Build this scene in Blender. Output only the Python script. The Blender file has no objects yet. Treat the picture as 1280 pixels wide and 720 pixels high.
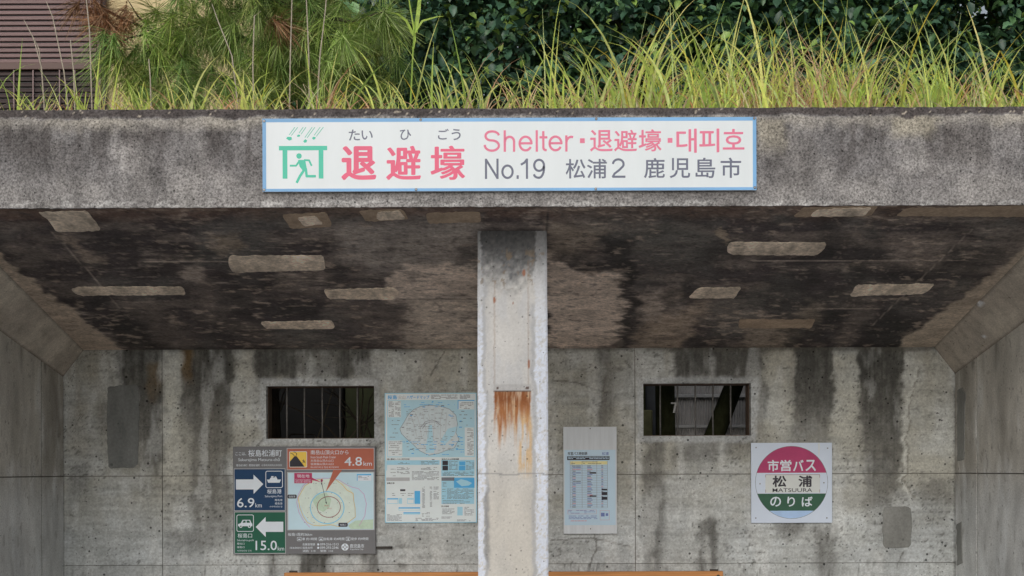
import bpy, math, random
import numpy as np
from mathutils import Vector, Matrix
random.seed(7); RNG = np.random.default_rng(11)
C = bpy.context.scene.collection
R = math.radians

# ------------------------------------------------------------------ camera, sky, sun, exposure
F, U0, V0, EYE, ROLL = 1640.0, 640.0, 588.0, 1.5, R(0.2)
cam = bpy.data.cameras.new('camera'); camo = bpy.data.objects.new('camera', cam); C.objects.link(camo)
cam.sensor_width = 36.0; cam.lens = F / 1280 * 36.0; cam.shift_y = (V0 - 360) / 1280
cam.clip_end = 2000; cam.clip_start = 0.05
camo.matrix_world = Matrix.Translation((0, 0, EYE)) @ Matrix.Rotation(R(90), 4, 'X') @ Matrix.Rotation(-ROLL, 4, 'Z')
SC = bpy.context.scene; SC.camera = camo

SUN_EL, SUN_AZ = R(26), R(192)          # azimuth from +Y towards +X: the sun stands behind the camera, a little to the left
world = bpy.data.worlds.new('World'); SC.world = world; world.use_nodes = True
wn = world.node_tree; wn.nodes.clear()
sky = wn.nodes.new('ShaderNodeTexSky'); sky.sky_type = 'NISHITA'; sky.sun_disc = False
sky.sun_elevation = SUN_EL; sky.sun_rotation = SUN_AZ; sky.air_density = 1.2; sky.dust_density = 3.0
hs = wn.nodes.new('ShaderNodeHueSaturation'); hs.inputs['Saturation'].default_value = 0.42
bg = wn.nodes.new('ShaderNodeBackground'); bg.inputs['Strength'].default_value = 0.12
wo = wn.nodes.new('ShaderNodeOutputWorld')
wn.links.new(sky.outputs[0], hs.inputs['Color']); wn.links.new(hs.outputs[0], bg.inputs['Color']); wn.links.new(bg.outputs[0], wo.inputs[0])
sl = bpy.data.lights.new('sun', 'SUN'); sl.energy = 1.5; sl.angle = R(56); sl.color = (1.0, 0.98, 0.955)
so = bpy.data.objects.new('sun', sl); C.objects.link(so)
sd = Vector((math.sin(SUN_AZ) * math.cos(SUN_EL), math.cos(SUN_AZ) * math.cos(SUN_EL), math.sin(SUN_EL)))
so.rotation_euler = sd.to_track_quat('Z', 'Y').to_euler(); so.location = sd * 40
SC.view_settings.view_transform = 'Standard'; SC.view_settings.look = 'None'
SC.view_settings.exposure = -0.5; SC.view_settings.gamma = 1.0
SC.cycles.max_bounces = 8; SC.cycles.diffuse_bounces = 5

# ------------------------------------------------------------------ measuring helpers
cr, sr = math.cos(ROLL), math.sin(ROLL)
def P(px, py, D):                         # a point of the photograph on the plane y = D
    u, v = px - U0, py - V0
    return Vector(((u * cr - v * sr) / F * D, D, EYE - (v * cr + u * sr) / F * D))
def proj(A):                              # world points -> photograph pixels (used to measure where stains sit)
    u = A[:, 0] / A[:, 1] * F; v = -(A[:, 2] - EYE) / A[:, 1] * F
    return u * cr + v * sr + U0, v * cr - u * sr + V0
def on_plane(px, py, p0, n):
    d = P(px, py, 1.0) - Vector((0, 0, EYE)); o = Vector((0, 0, EYE)); n = Vector(n)
    return o + d * ((Vector(p0) - o).dot(n) / d.dot(n))
def S(r, g, b, e=1.0):                    # sRGB 0-255 -> linear, divided by the light there
    f = lambda c: (c / 12.92 if c <= 0.04045 else ((c + 0.055) / 1.055) ** 2.4)
    return tuple(min(0.9, f(c / 255.0) / e) for c in (r, g, b))

# ------------------------------------------------------------------ numpy noise
_T = RNG.random((256, 256))
def vnoise(x, y, s=0):
    x = np.asarray(x) + s * 17.31; y = np.asarray(y) + s * 9.77
    xi = np.floor(x).astype(int); yi = np.floor(y).astype(int); fx = x - xi; fy = y - yi
    fx = fx * fx * (3 - 2 * fx); fy = fy * fy * (3 - 2 * fy)
    g = lambda a, b: _T[(a) & 255, (b) & 255]
    return (g(xi, yi) * (1 - fx) + g(xi + 1, yi) * fx) * (1 - fy) + (g(xi, yi + 1) * (1 - fx) + g(xi + 1, yi + 1) * fx) * fy
def fbm(x, y, s=0, o=4):
    t = 0; a = 0.5; n = 0
    for k in range(o):
        t = t + a * vnoise(x * 2 ** k, y * 2 ** k, s + k * 3); n += a; a *= 0.55
    return t / n
def ss(a, b, x): t = np.clip((x - a) / (b - a), 0, 1); return t * t * (3 - 2 * t)
def boxm(x, y, x0, x1, y0, y1, sx, sy0, sy1):
    return ss(x0 - sx, x0 + sx, x) * (1 - ss(x1 - sx, x1 + sx, x)) * ss(y0 - sy0, y0 + sy0, y) * (1 - ss(y1 - sy1, y1 + sy1, y))
def polym(x, y, poly, soft):
    d = np.full(x.shape, 1e9); ins = np.zeros(x.shape, bool); n = len(poly)
    for i in range(n):
        ax, ay = poly[i]; bx, by = poly[(i + 1) % n]
        ex, ey = bx - ax, by - ay
        t = np.clip(((x - ax) * ex + (y - ay) * ey) / (ex * ex + ey * ey + 1e-9), 0, 1)
        d = np.minimum(d, np.hypot(x - ax - t * ex, y - ay - t * ey))
        c = ((ay > y) != (by > y)) & (x < (bx - ax) * (y - ay) / (by - ay + 1e-12) + ax)
        ins ^= c
    return ss(-soft, soft, np.where(ins, d, -d))
def linem(x, y, pts, w):
    d = np.full(x.shape, 1e9)
    for (ax, ay), (bx, by) in zip(pts[:-1], pts[1:]):
        ex, ey = bx - ax, by - ay
        t = np.clip(((x - ax) * ex + (y - ay) * ey) / (ex * ex + ey * ey + 1e-9), 0, 1)
        d = np.minimum(d, np.hypot(x - ax - t * ex, y - ay - t * ey))
    return 1 - ss(w * 0.4, w, d)
def mix(a, b, m):
    return a + (np.asarray(b) - a) * m[:, None]

# ------------------------------------------------------------------ object helpers
def tag(o, label=None, cat=None, group=None, kind=None):
    if label: o['label'] = label
    if cat: o['category'] = cat
    if group: o['group'] = group
    if kind: o['kind'] = kind
    return o
def link(name, me, mat=None, parent=None):
    o = bpy.data.objects.new(name, me); C.objects.link(o)
    if mat and me is not None and not me.materials: me.materials.append(mat)
    if parent is not None:
        o.parent = parent
        o.matrix_parent_inverse = Matrix.Translation(-parent.location) if parent.parent is None else parent.matrix_parent_inverse.copy() @ Matrix.Identity(4)
        if parent.parent is not None: o.matrix_parent_inverse = Matrix.Identity(4)
    return o
def thing(name, loc, label, cat, group=None):
    o = bpy.data.objects.new(name, None); C.objects.link(o); o.location = loc; o.empty_display_size = 0.1
    return tag(o, label, cat, group)
def mesh(name, V, Fc, smooth=False):
    me = bpy.data.meshes.new(name); me.from_pydata([tuple(v) for v in V], [], Fc)
    if smooth: me.polygons.foreach_set('use_smooth', [True] * len(me.polygons))
    me.update(); return me
class MB:
    def __init__(s): s.v = []; s.f = []
    def add(s, V, Fc):
        n = len(s.v); s.v += [tuple(v) for v in V]; s.f += [tuple(i + n for i in f) for f in Fc]; return s
    def box(s, x0, x1, y0, y1, z0, z1, b=0.0):
        if b <= 0:
            V = [(x, y, z) for x in (x0, x1) for y in (y0, y1) for z in (z0, z1)]
            return s.add(V, [(0, 1, 3, 2), (4, 6, 7, 5), (0, 4, 5, 1), (2, 3, 7, 6), (0, 2, 6, 4), (1, 5, 7, 3)])
        V = []; idx = {}
        for i, x in enumerate((x0, x1)):
            for j, y in enumerate((y0, y1)):
                for k, z in enumerate((z0, z1)):
                    sx = b if i == 0 else -b; sy = b if j == 0 else -b; sz = b if k == 0 else -b
                    for a, d in (('x', (0, sy, sz)), ('y', (sx, 0, sz)), ('z', (sx, sy, 0))):
                        idx[a, i, j, k] = len(V); V.append((x + d[0], y + d[1], z + d[2]))
        Fc = []
        for i in (0, 1):
            Fc.append([idx['x', i, 0, 0], idx['x', i, 1, 0], idx['x', i, 1, 1], idx['x', i, 0, 1]])
            Fc.append([idx['y', 0, i, 0], idx['y', 1, i, 0], idx['y', 1, i, 1], idx['y', 0, i, 1]])
            Fc.append([idx['z', 0, 0, i], idx['z', 1, 0, i], idx['z', 1, 1, i], idx['z', 0, 1, i]])
            for j in (0, 1):
                Fc.append([idx['x', i, j, 0], idx['y', i, j, 0], idx['y', i, j, 1], idx['x', i, j, 1]])
                Fc.append([idx['x', i, 0, j], idx['z', i, 0, j], idx['z', i, 1, j], idx['x', i, 1, j]])
                Fc.append([idx['y', 0, i, j], idx['z', 0, i, j], idx['z', 1, i, j], idx['y', 1, i, j]])
                for k in (0, 1): Fc.append([idx['x', i, j, k], idx['y', i, j, k], idx['z', i, j, k]])
        s.add(V, Fc)
        return s
    def tube(s, pts, rads, n=7, cap=True):
        pts = [Vector(p) for p in pts]; base = len(s.v)
        for i, p in enumerate(pts):
            t = (pts[min(i + 1, len(pts) - 1)] - pts[max(i - 1, 0)]).normalized()
            a = t.cross(Vector((0.31, 0.2, 0.93))).normalized()
            if a.length < 0.1: a = t.cross(Vector((1, 0, 0))).normalized()
            b = t.cross(a); r = rads[i] if hasattr(rads, '__len__') else rads
            for k in range(n):
                w = 2 * math.pi * k / n; s.v.append(tuple(p + a * (r * math.cos(w)) + b * (r * math.sin(w))))
        for i in range(len(pts) - 1):
            for k in range(n):
                q = base + i * n; s.f.append((q + k, q + (k + 1) % n, q + n + (k + 1) % n, q + n + k))
        if cap:
            s.f.append(tuple(base + k for k in range(n))[::-1]); s.f.append(tuple(base + (len(pts) - 1) * n + k for k in range(n)))
        return s
    def build(s, name, mat, parent=None, smooth=False):
        return link(name, mesh(name, s.v, s.f, smooth), mat, parent)
def set_col(me, col):
    a = me.color_attributes.new('tint', 'FLOAT_COLOR', 'POINT')
    c = np.ones((len(me.vertices), 4), np.float32); c[:, :3] = np.clip(col, 0.002, 0.9)[:len(c)]
    a.data.foreach_set('color', c.ravel())
def sheet(name, us, vs, fn, mat, parent=None, hole=None, skirt=None, tint=None, disp=None):
    us, vs = np.asarray(us, float), np.asarray(vs, float)
    Ug, Vg = np.meshgrid(us, vs); u = Ug.ravel(); v = Vg.ravel()
    A = np.stack(fn(u, v), 1).astype(float)
    if disp is not None: A = A + disp(u, v, A)
    nu, nv = len(us), len(vs)
    i, j = np.meshgrid(np.arange(nu - 1), np.arange(nv - 1)); i = i.ravel(); j = j.ravel()
    q = np.stack([j * nu + i, j * nu + i + 1, (j + 1) * nu + i + 1, (j + 1) * nu + i], 1)
    if hole is not None:
        keep = ~hole((us[i] + us[i + 1]) / 2, (vs[j] + vs[j + 1]) / 2); q = q[keep]
    col = tint(*proj(A), u, v) if tint is not None else None
    V = A; Q = q
    if skirt is not None:
        e = np.concatenate([q[:, [0, 1]], q[:, [1, 2]], q[:, [2, 3]], q[:, [3, 0]]])
        key = np.sort(e, 1); key = key[:, 0].astype(np.int64) * (nu * nv) + key[:, 1]
        _, inv, cnt = np.unique(key, return_inverse=True, return_counts=True)
        be = e[cnt[inv] == 1]; n0 = len(V); m = len(be)
        V = np.concatenate([V, A[be[:, 0]], A[be[:, 1]], A[be[:, 0]] + skirt, A[be[:, 1]] + skirt])
        k = np.arange(m)
        Q = np.concatenate([q, np.stack([n0 + m + k, n0 + k, n0 + 2 * m + k, n0 + 3 * m + k], 1)])
        if col is not None: col = np.concatenate([col, col[be[:, 0]], col[be[:, 1]], col[be[:, 0]], col[be[:, 1]]])
    me = bpy.data.meshes.new(name); me.vertices.add(len(V)); me.vertices.foreach_set('co', V.astype(np.float32).ravel())
    me.loops.add(len(Q) * 4); me.loops.foreach_set('vertex_index', Q.astype(np.int32).ravel())
    me.polygons.add(len(Q)); me.polygons.foreach_set('loop_start', (np.arange(len(Q)) * 4).astype(np.int32))
    me.update(calc_edges=True)
    if col is not None: set_col(me, col)
    return link(name, me, mat, parent)
def steps(a, b, d, extra=()):
    n = max(1, int(math.ceil((b - a) / d))); x = list(np.linspace(a, b, n + 1))
    for e in extra:
        if a < e < b:
            k = min(range(1, len(x) - 1), key=lambda i: abs(x[i] - e)); x[k] = e
    return sorted(set(x))

# ------------------------------------------------------------------ materials
def newmat(name):
    m = bpy.data.materials.new(name); m.use_nodes = True; nt = m.node_tree
    return m, nt, nt.nodes['Principled BSDF']
def N(nt, t, **kw):
    n = nt.nodes.new(t)
    for k, v in kw.items():
        if k in n.inputs: n.inputs[k].default_value = v
        else: setattr(n, k, v)
    return n
def L(nt, a, b): nt.links.new(a, b)
def mathn(nt, op, a, b=None, clamp=False):
    n = nt.nodes.new('ShaderNodeMath'); n.operation = op; n.use_clamp = clamp
    for i, x in enumerate((a, b)):
        if x is None: continue
        if isinstance(x, (int, float)): n.inputs[i].default_value = x
        else: nt.links.new(x, n.inputs[i])
    return n.outputs[0]
def ramp(nt, fac, a, b, va=0.0, vb=1.0):
    n = nt.nodes.new('ShaderNodeMapRange'); nt.links.new(fac, n.inputs[0])
    for i, x in enumerate((a, b, va, vb)): n.inputs[i + 1].default_value = x
    return n.outputs[0]
def coords(nt, scale=(1, 1, 1)):
    tc = nt.nodes.new('ShaderNodeNewGeometry'); mp = nt.nodes.new('ShaderNodeMapping'); mp.inputs['Scale'].default_value = scale
    nt.links.new(tc.outputs['Position'], mp.inputs[0]); return mp.outputs[0]
def noise(nt, vec, scale, detail=4.0, rough=0.6):
    n = nt.nodes.new('ShaderNodeTexNoise'); n.inputs['Scale'].default_value = scale
    n.inputs['Detail'].default_value = detail; n.inputs['Roughness'].default_value = rough
    nt.links.new(vec, n.inputs['Vector']); return n.outputs['Fac']
def mulcol(nt, col, fac):
    m = nt.nodes.new('ShaderNodeVectorMath'); m.operation = 'MULTIPLY'
    c = nt.nodes.new('ShaderNodeCombineXYZ')
    for i in range(3): nt.links.new(fac, c.inputs[i])
    nt.links.new(col, m.inputs[0]); nt.links.new(c.outputs[0], m.inputs[1]); return m.outputs[0]
def concrete(name, color=None, grain=0.35, gscale=90, pits=0.5, pscale=26, bump=0.3, rough=0.9, stretch=(1, 1, 1), streak=0.2, patchy=0.25, fine=0.0):
    """weathered concrete: painted stain and shade map (attribute) or one colour, times grain, board streaks and air-bubble pits"""
    m, nt, bs = newmat(name)
    if color is None:
        at = nt.nodes.new('ShaderNodeAttribute'); at.attribute_name = 'tint'; base = at.outputs['Color']
    else:
        rgb = nt.nodes.new('ShaderNodeRGB'); rgb.outputs[0].default_value = (*color, 1); base = rgb.outputs[0]
    co = coords(nt); g1 = noise(nt, co, gscale, 3, 0.7)
    g2 = noise(nt, coords(nt, stretch), 9, 5, 0.6); g3 = noise(nt, co, 2.3, 5, 0.6)
    f = mathn(nt, 'MULTIPLY', ramp(nt, g1, 0.3, 0.7, 1 - grain, 1 + grain), ramp(nt, g2, 0.3, 0.7, 1 - streak, 1 + streak))
    f = mathn(nt, 'MULTIPLY', f, ramp(nt, g3, 0.3, 0.7, 1 - patchy, 1 + patchy))
    vo = nt.nodes.new('ShaderNodeTexVoronoi'); vo.inputs['Scale'].default_value = pscale; L(nt, co, vo.inputs['Vector'])
    wn_ = nt.nodes.new('ShaderNodeTexWhiteNoise'); L(nt, vo.outputs['Position'], wn_.inputs['Vector'])
    rad = ramp(nt, wn_.outputs['Value'], 0.45, 1.0, 0.0, 0.2)
    pit = mathn(nt, 'LESS_THAN', vo.outputs['Distance'], rad)
    f = mathn(nt, 'MULTIPLY', f, mathn(nt, 'SUBTRACT', 1.0, mathn(nt, 'MULTIPLY', pit, pits)))
    if fine:
        v2 = nt.nodes.new('ShaderNodeTexVoronoi'); v2.inputs['Scale'].default_value = pscale * 2.3; L(nt, co, v2.inputs['Vector'])
        w2 = nt.nodes.new('ShaderNodeTexWhiteNoise'); L(nt, v2.outputs['Position'], w2.inputs['Vector'])
        dn_ = mathn(nt, 'MULTIPLY', ramp(nt, w2.outputs['Value'], 0.5, 1.0, 0.0, 0.30), ramp(nt, g3, 0.42, 0.6, 0.35, 1.0))
        f = mathn(nt, 'MULTIPLY', f, mathn(nt, 'SUBTRACT', 1.0, mathn(nt, 'MULTIPLY', mathn(nt, 'LESS_THAN', v2.outputs['Distance'], dn_), fine)))
    L(nt, mulcol(nt, base, f), bs.inputs['Base Color'])
    bs.inputs['Roughness'].default_value = rough; bs.inputs['Specular IOR Level'].default_value = 0.25
    h = mathn(nt, 'SUBTRACT', mathn(nt, 'ADD', g1, mathn(nt, 'MULTIPLY', g2, 0.6)), mathn(nt, 'MULTIPLY', pit, pits * 1.5))
    bp = nt.nodes.new('ShaderNodeBump'); bp.inputs['Strength'].default_value = bump; bp.inputs['Distance'].default_value = 0.004
    L(nt, h, bp.inputs['Height']); L(nt, bp.outputs[0], bs.inputs['Normal'])
    return m
def paint(name, color, rough=0.5, var=0.06, scale=14, spec=0.4, metal=0.0, bump=0.0, stretch=(1, 1, 1)):
    m, nt, bs = newmat(name)
    rgb = nt.nodes.new('ShaderNodeRGB'); rgb.outputs[0].default_value = (*color, 1)
    n = noise(nt, coords(nt, stretch), scale, 5, 0.65)
    L(nt, mulcol(nt, rgb.outputs[0], ramp(nt, n, 0.3, 0.7, 1 - var, 1 + var)), bs.inputs['Base Color'])
    bs.inputs['Roughness'].default_value = rough; bs.inputs['Specular IOR Level'].default_value = spec; bs.inputs['Metallic'].default_value = metal
    if bump:
        bp = nt.nodes.new('ShaderNodeBump'); bp.inputs['Strength'].default_value = bump; bp.inputs['Distance'].default_value = 0.003
        L(nt, n, bp.inputs['Height']); L(nt, bp.outputs[0], bs.inputs['Normal'])
    return m
def leafmat(name, rough, transl, spec=0.5, color=None, rand=(0.72, 1.3)):
    m, nt, bs = newmat(name)
    if color is None:
        at = nt.nodes.new('ShaderNodeAttribute'); at.attribute_name = 'tint'; base = at.outputs['Color']
    else:
        rgb = nt.nodes.new('ShaderNodeRGB'); rgb.outputs[0].default_value = (*color, 1); base = rgb.outputs[0]
    oi = nt.nodes.new('ShaderNodeObjectInfo')
    n = noise(nt, coords(nt), 30, 3, 0.6)
    f = mathn(nt, 'MULTIPLY', ramp(nt, n, 0.3, 0.7, 0.75, 1.25), ramp(nt, oi.outputs['Random'], 0, 1, *rand))
    c = mulcol(nt, base, f); L(nt, c, bs.inputs['Base Color'])
    bs.inputs['Roughness'].default_value = rough; bs.inputs['Specular IOR Level'].default_value = spec
    tr = nt.nodes.new('ShaderNodeBsdfTranslucent'); L(nt, c, tr.inputs['Color'])
    mx = nt.nodes.new('ShaderNodeMixShader'); mx.inputs[0].default_value = transl
    L(nt, bs.outputs[0], mx.inputs[1]); L(nt, tr.outputs[0], mx.inputs[2])
    L(nt, mx.outputs[0], nt.nodes['Material Output'].inputs[0]); return m

EB, EC, EBM, EPI, ES = 0.55, 0.21, 0.70, 0.90, 0.36          # rough light levels used only to turn seen tones into albedo
M = {}
M['wall'] = concrete('wall_concrete', None, 0.26, 70, 0.75, 21, 0.45, 0.92, (0.35, 1, 2.2), 0.11, 0.10, 0.5)
M['side'] = concrete('side_wall_concrete', None, 0.22, 80, 0.4, 20, 0.3, 0.92, (1, 1.0, 0.45), 0.16, 0.14, 0.3)
M['ceil'] = concrete('ceiling_concrete', None, 0.32, 45, 0.3, 16, 0.3, 0.95, (0.8, 1.3, 1), 0.22, 0.22)
M['beam'] = concrete('beam_concrete', None, 0.65, 95, 0.7, 36, 0.7, 0.95, (1, 1, 0.45), 0.22, 0.14, 0.6)
M['pillar'] = concrete('pillar_concrete', None, 0.10, 90, 0.5, 34, 0.3, 0.85, (1, 1, 0.3), 0.07, 0.05)
M['patch'] = concrete('mortar_patch', S(112, 104, 95, EC), 0.3, 40, 0.3, 9, 0.6, 0.95, (1.3, .5, 1), 0.42, 0.3)
M['patchfaint'] = concrete('old_mortar_patch', S(84, 74, 64, EC), 0.2, 50, 0.1, 20, 0.4, 0.95, (1, 1, 1), 0.2, 0.1)
M['patchgrey'] = concrete('grey_mortar', S(95, 97, 96, EB), 0.14, 60, 0.3, 12, 0.3, 0.9, (1, 1, 0.25), 0.18, 0.18)
M['patchpale'] = concrete('pale_grey_mortar', S(104, 105, 103, EB), 0.14, 60, 0.3, 12, 0.3, 0.9, (1, 1, 0.3), 0.16, 0.15)
M['joint'] = concrete('joint_mortar', S(92, 90, 85, EB), 0.2)  # mortar filler set back in the wall joints
M['plainconc'] = concrete('plain_concrete', (0.24, 0.235, 0.22), 0.25)
M['floor'] = concrete('floor_concrete', (0.40, 0.40, 0.395), 0.2, 60, 0.2, 20, 0.2)
M['asphalt'] = concrete('asphalt', (0.055, 0.055, 0.057), 0.5, 120, 0.2, 60, 0.6, 0.9)
M['pave'] = concrete('pavement', (0.42, 0.42, 0.415), 0.2, 60, 0.2, 30, 0.3)
M['marking'] = paint('road_marking', (0.75, 0.75, 0.72), 0.7, 0.1)
M['soil'] = concrete('soil', (0.07, 0.055, 0.04), 0.5, 30, 0.3, 20, 0.8)
M['terrain'] = concrete('terrain', (0.06, 0.07, 0.035), 0.5, 20, 0.3, 20, 0.8)
M['white'] = paint('sign_white', S(229, 237, 242, 1.0), 0.35, 0.03, 5, 0.4, 0, 0, (1.5, 1, .25))
M['blue'] = paint('sign_blue_border', S(126, 182, 232, 1.0), 0.4, 0.12, 2)
M['pink'] = paint('sign_pink', S(236, 98, 134), 0.4, 0.06, 4)
M['pink2'] = paint('sign_pale_pink', S(232, 122, 154), 0.4, 0.06, 4)
M['slate'] = paint('sign_slate', S(104, 110, 132), 0.4, 0.04, 4)
M['green'] = paint('sign_green', S(68, 200, 172, 1.0), 0.4, 0.05, 4)
M['steel'] = paint('screw_steel', (0.25, 0.25, 0.26), 0.4, 0.2, 60, 0.5, 0.8)
M['boardgrey'] = paint('board_grey', S(94, 95, 98, EB), 0.7, 0.05, 6, 0.08)
M['navy'] = paint('board_navy', S(36, 57, 84, EB), 0.7, 0.05, 6, 0.08)
M['dgreen'] = paint('board_green', S(40, 80, 66, EB), 0.7, 0.05, 6, 0.08)
M['orange'] = paint('board_orange', S(146, 88, 74, EB), 0.7, 0.05, 6, 0.08)
M['bwhite'] = paint('board_white', S(170, 178, 188, EB), 0.4, 0.03, 6)
M['bgreyline'] = paint('board_line', S(138, 141, 145, EB), 0.4, 0.03, 6)
M['yellow'] = paint('board_yellow', S(186, 156, 52, EB), 0.4, 0.03, 6)
M['ink'] = paint('board_ink', S(50, 49, 55, EB), 0.6, 0.07, 14, 0.12)
M['inkgrey'] = paint('print_grey', S(88, 92, 102, EB), 0.5, 0.1, 6)
M['magenta'] = paint('board_magenta', S(150, 58, 88, EB), 0.6, 0.07, 14, 0.12)
M['sea'] = paint('map_sea', S(150, 174, 186, EB), 0.4, 0.04, 6)
M['land'] = paint('map_land', S(166, 178, 172, EB), 0.4, 0.06, 30)
M['land2'] = paint('map_land_green', S(146, 166, 150, EB), 0.4, 0.1, 40)
M['cyan'] = paint('map_cyan', S(92, 156, 186, EB), 0.4, 0.04, 6)
M['brown'] = paint('map_brown', S(112, 72, 72, EB), 0.4, 0.04, 6)
M['mustard'] = paint('map_mustard', S(172, 148, 74, EB), 0.4, 0.04, 6)
M['violet'] = paint('map_violet', S(158, 116, 156, EB), 0.4, 0.04, 6)
M['postwhite'] = paint('poster_paper', S(174, 183, 190, EB), 0.35, 0.04, 6)
M['postsea'] = paint('poster_sea', S(138, 172, 190, EB), 0.35, 0.05, 8)
M['postland'] = paint('poster_land', S(160, 172, 178, EB), 0.35, 0.08, 30)
M['postblue'] = paint('poster_blue', S(52, 136, 184, EB), 0.35, 0.05, 8)
M['postpale'] = paint('poster_pale_blue', S(126, 168, 188, EB), 0.35, 0.05, 8)
M['ttboard'] = paint('painted_plywood', S(166, 171, 176, EB), 0.6, 0.07, 12, 0.3, 0, 0.2, (4, 1, 0.3))
M['ttpaper'] = paint('laminated_paper', S(150, 171, 205, EB), 0.25, 0.03, 5)
M['ttyellow'] = paint('timetable_yellow', S(182, 176, 126, EB), 0.4, 0.03, 5)
M['ttred'] = paint('timetable_red', S(166, 112, 126, EB), 0.4, 0.03, 5)
M['ttblue'] = paint('timetable_blue', S(84, 98, 146, EB), 0.4, 0.03, 5)
M['buswhite'] = paint('bus_sign_white', S(162, 172, 188, EB), 0.3, 0.03, 6)
M['buscream'] = paint('bus_sign_cream', S(164, 168, 168, EB), 0.4, 0.04, 12)
M['busred'] = paint('bus_sign_red', S(140, 58, 90, EB), 0.6, 0.07, 14, 0.12)
M['busgreen'] = paint('bus_sign_green', S(50, 78, 64, EB), 0.6, 0.07, 14, 0.12)
M['buspale'] = paint('bus_sign_pale_blue', S(132, 156, 188, EB), 0.35, 0.06, 14)
M['rust'] = paint('rusty_steel', S(84, 72, 64, EB), 0.8, 0.3, 30, 0.2, 0.2, 0.3)
M['darksteel'] = paint('dark_steel', S(46, 44, 42, EB), 0.6, 0.25, 30, 0.3, 0.3)
M['wood'] = paint('bench_wood', S(150, 104, 62, EB), 0.5, 0.25, 10, 0.3, 0, 0.15, (0.25, 4, 8))
M['bark'] = paint('bark', (0.055, 0.045, 0.035), 0.95, 0.5, 18, 0.1, 0, 0.9, (1, 1, 0.4))
M['mossbark'] = paint('mossy_bark', (0.035, 0.038, 0.018), 0.95, 0.5, 14, 0.1, 0, 0.9, (1, 1, 0.5))
M['corr'] = paint('corrugated_sheet', (0.46, 0.45, 0.45), 0.6, 0.3, 5, 0.3, 0.1)
M['rail'] = paint('fence_rail', (0.5, 0.5, 0.5), 0.6, 0.2, 8)
M['shutter'] = paint('brown_shutter', S(140, 117, 117, 1.0), 0.45, 0.12, 3, 0.4, 0, 0, (0.3, 1, 6))
M['shutterdark'] = paint('brown_louvre', S(66, 54, 54, 0.95), 0.5, 0.12, 6)
M['post'] = paint('brown_post', S(98, 76, 72, 0.95), 0.5, 0.1, 6)
M['pipe'] = paint('dark_downpipe', S(56, 54, 58, 0.95), 0.4, 0.1, 6)
M['beige'] = paint('beige_wall', S(216, 198, 156, 0.95), 0.9, 0.06, 8, 0.2, 0, 0.2)
M['roof'] = paint('roof_tile', (0.06, 0.06, 0.065), 0.6, 0.2, 8)
M['glass'] = paint('window_glass', (0.03, 0.035, 0.04), 0.08, 0.1, 3, 0.6)
M['grass'] = leafmat('grass_blade', 0.5, 0.4, 0.4, None, (1.35, 1.35))
M['camellia'] = leafmat('camellia_leaf', 0.38, 0.18, 0.55, None, (0.8, 1.5))
M['needle'] = leafmat('pine_needle', 0.5, 0.25, 0.35, None, (0.6, 1.55))
M['deadneedle'] = leafmat('dead_pine_needle', 0.8, 0.2, 0.2)
M['stalk'] = paint('dry_stalk', S(178, 168, 152, 1.0), 0.8, 0.2, 30)
M['twig'] = paint('bare_twig', (.10, .085, .06), .9, .2, 20, .1)
M['barsteel'] = paint('bar_steel', (.17, .165, .16), .6, .3, 40, .3, .2)
M['plastic'] = paint('white_plastic', (0.75, 0.75, 0.75), 0.5, 0.05)

# ------------------------------------------------------------------ measured shelter geometry (metres)
DF, DB, DP = 6.90, 9.65, 7.25
ZF, SL = EYE + 1.386, 0.178
zc = lambda y: ZF - SL * (y - DF)                 # ceiling height
XL, XR = -3.30, 3.262                             # side walls
HX = lambda y, s: (-3.148 + (DB - y) * 0.058) if s < 0 else (3.107 - (DB - y) * 0.055)   # upper edge of the haunch
ZB = zc(DB)
HZ = lambda y: (EYE + 0.700) + SL * (DB - y) * 1.0  # lower edge of the haunch

# ------------------------------------------------------------------ setting: ground, road, pavement, banks
def struct(o): o['kind'] = 'structure'; return o
struct(sheet('ground', np.linspace(-300, 300, 13), np.linspace(-300, 300, 13), lambda u, v: (u, v, u * 0 - 0.16), M['terrain']))
struct(MB().box(-60, 60, -9.5, 1.2, -0.155, -0.13).build('road', M['asphalt']))
struct(MB().box(-60, 60, 1.35, 6.88, -0.15, -0.004, 0.01).build('pavement', M['pave']))
struct(MB().box(-60, 60, -13, -9.62, -0.15, 0.0, 0.01).build('pavement', M['pave']))
struct(MB().box(-60, 60, 1.2, 1.345, -0.15, 0.0, 0.015).build('kerb', M['plainconc']))
mk = MB()
for k in range(-12, 13): mk.box(k * 5.0, k * 5.0 + 2.5, -4.2, -4.05, -0.13, -0.126)
struct(mk.build('road_marking', M['marking']))
def rear(u, v):
    z = 1.3 + 0.02 * (v - 9.9) + 0.10 * (fbm(u * 0.6, v * 0.6, 5) - 0.5) + np.clip(v - 26, 0, 60) * 0.02
    return u, v, z
struct(sheet('hillside', np.linspace(-60, 60, 61), list(np.linspace(9.9, 30, 40)) + list(np.linspace(33, 140, 12)), rear, M['terrain'], skirt=np.array((0, 0, -1.4))))
for s in (-1, 1):
    struct(sheet('embankment', np.linspace(3.55, 16, 30), np.linspace(7.18, 12.5, 18),
                 lambda u, v: (s * u, v, 3.33 - 0.16 * np.clip(u - 5, 0, 99) ** 1.2 * 0.8 - 0.42 * np.clip(v - 9.3, 0, 9)), M['terrain'], skirt=np.array((0, 0, -3.0))))

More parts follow.
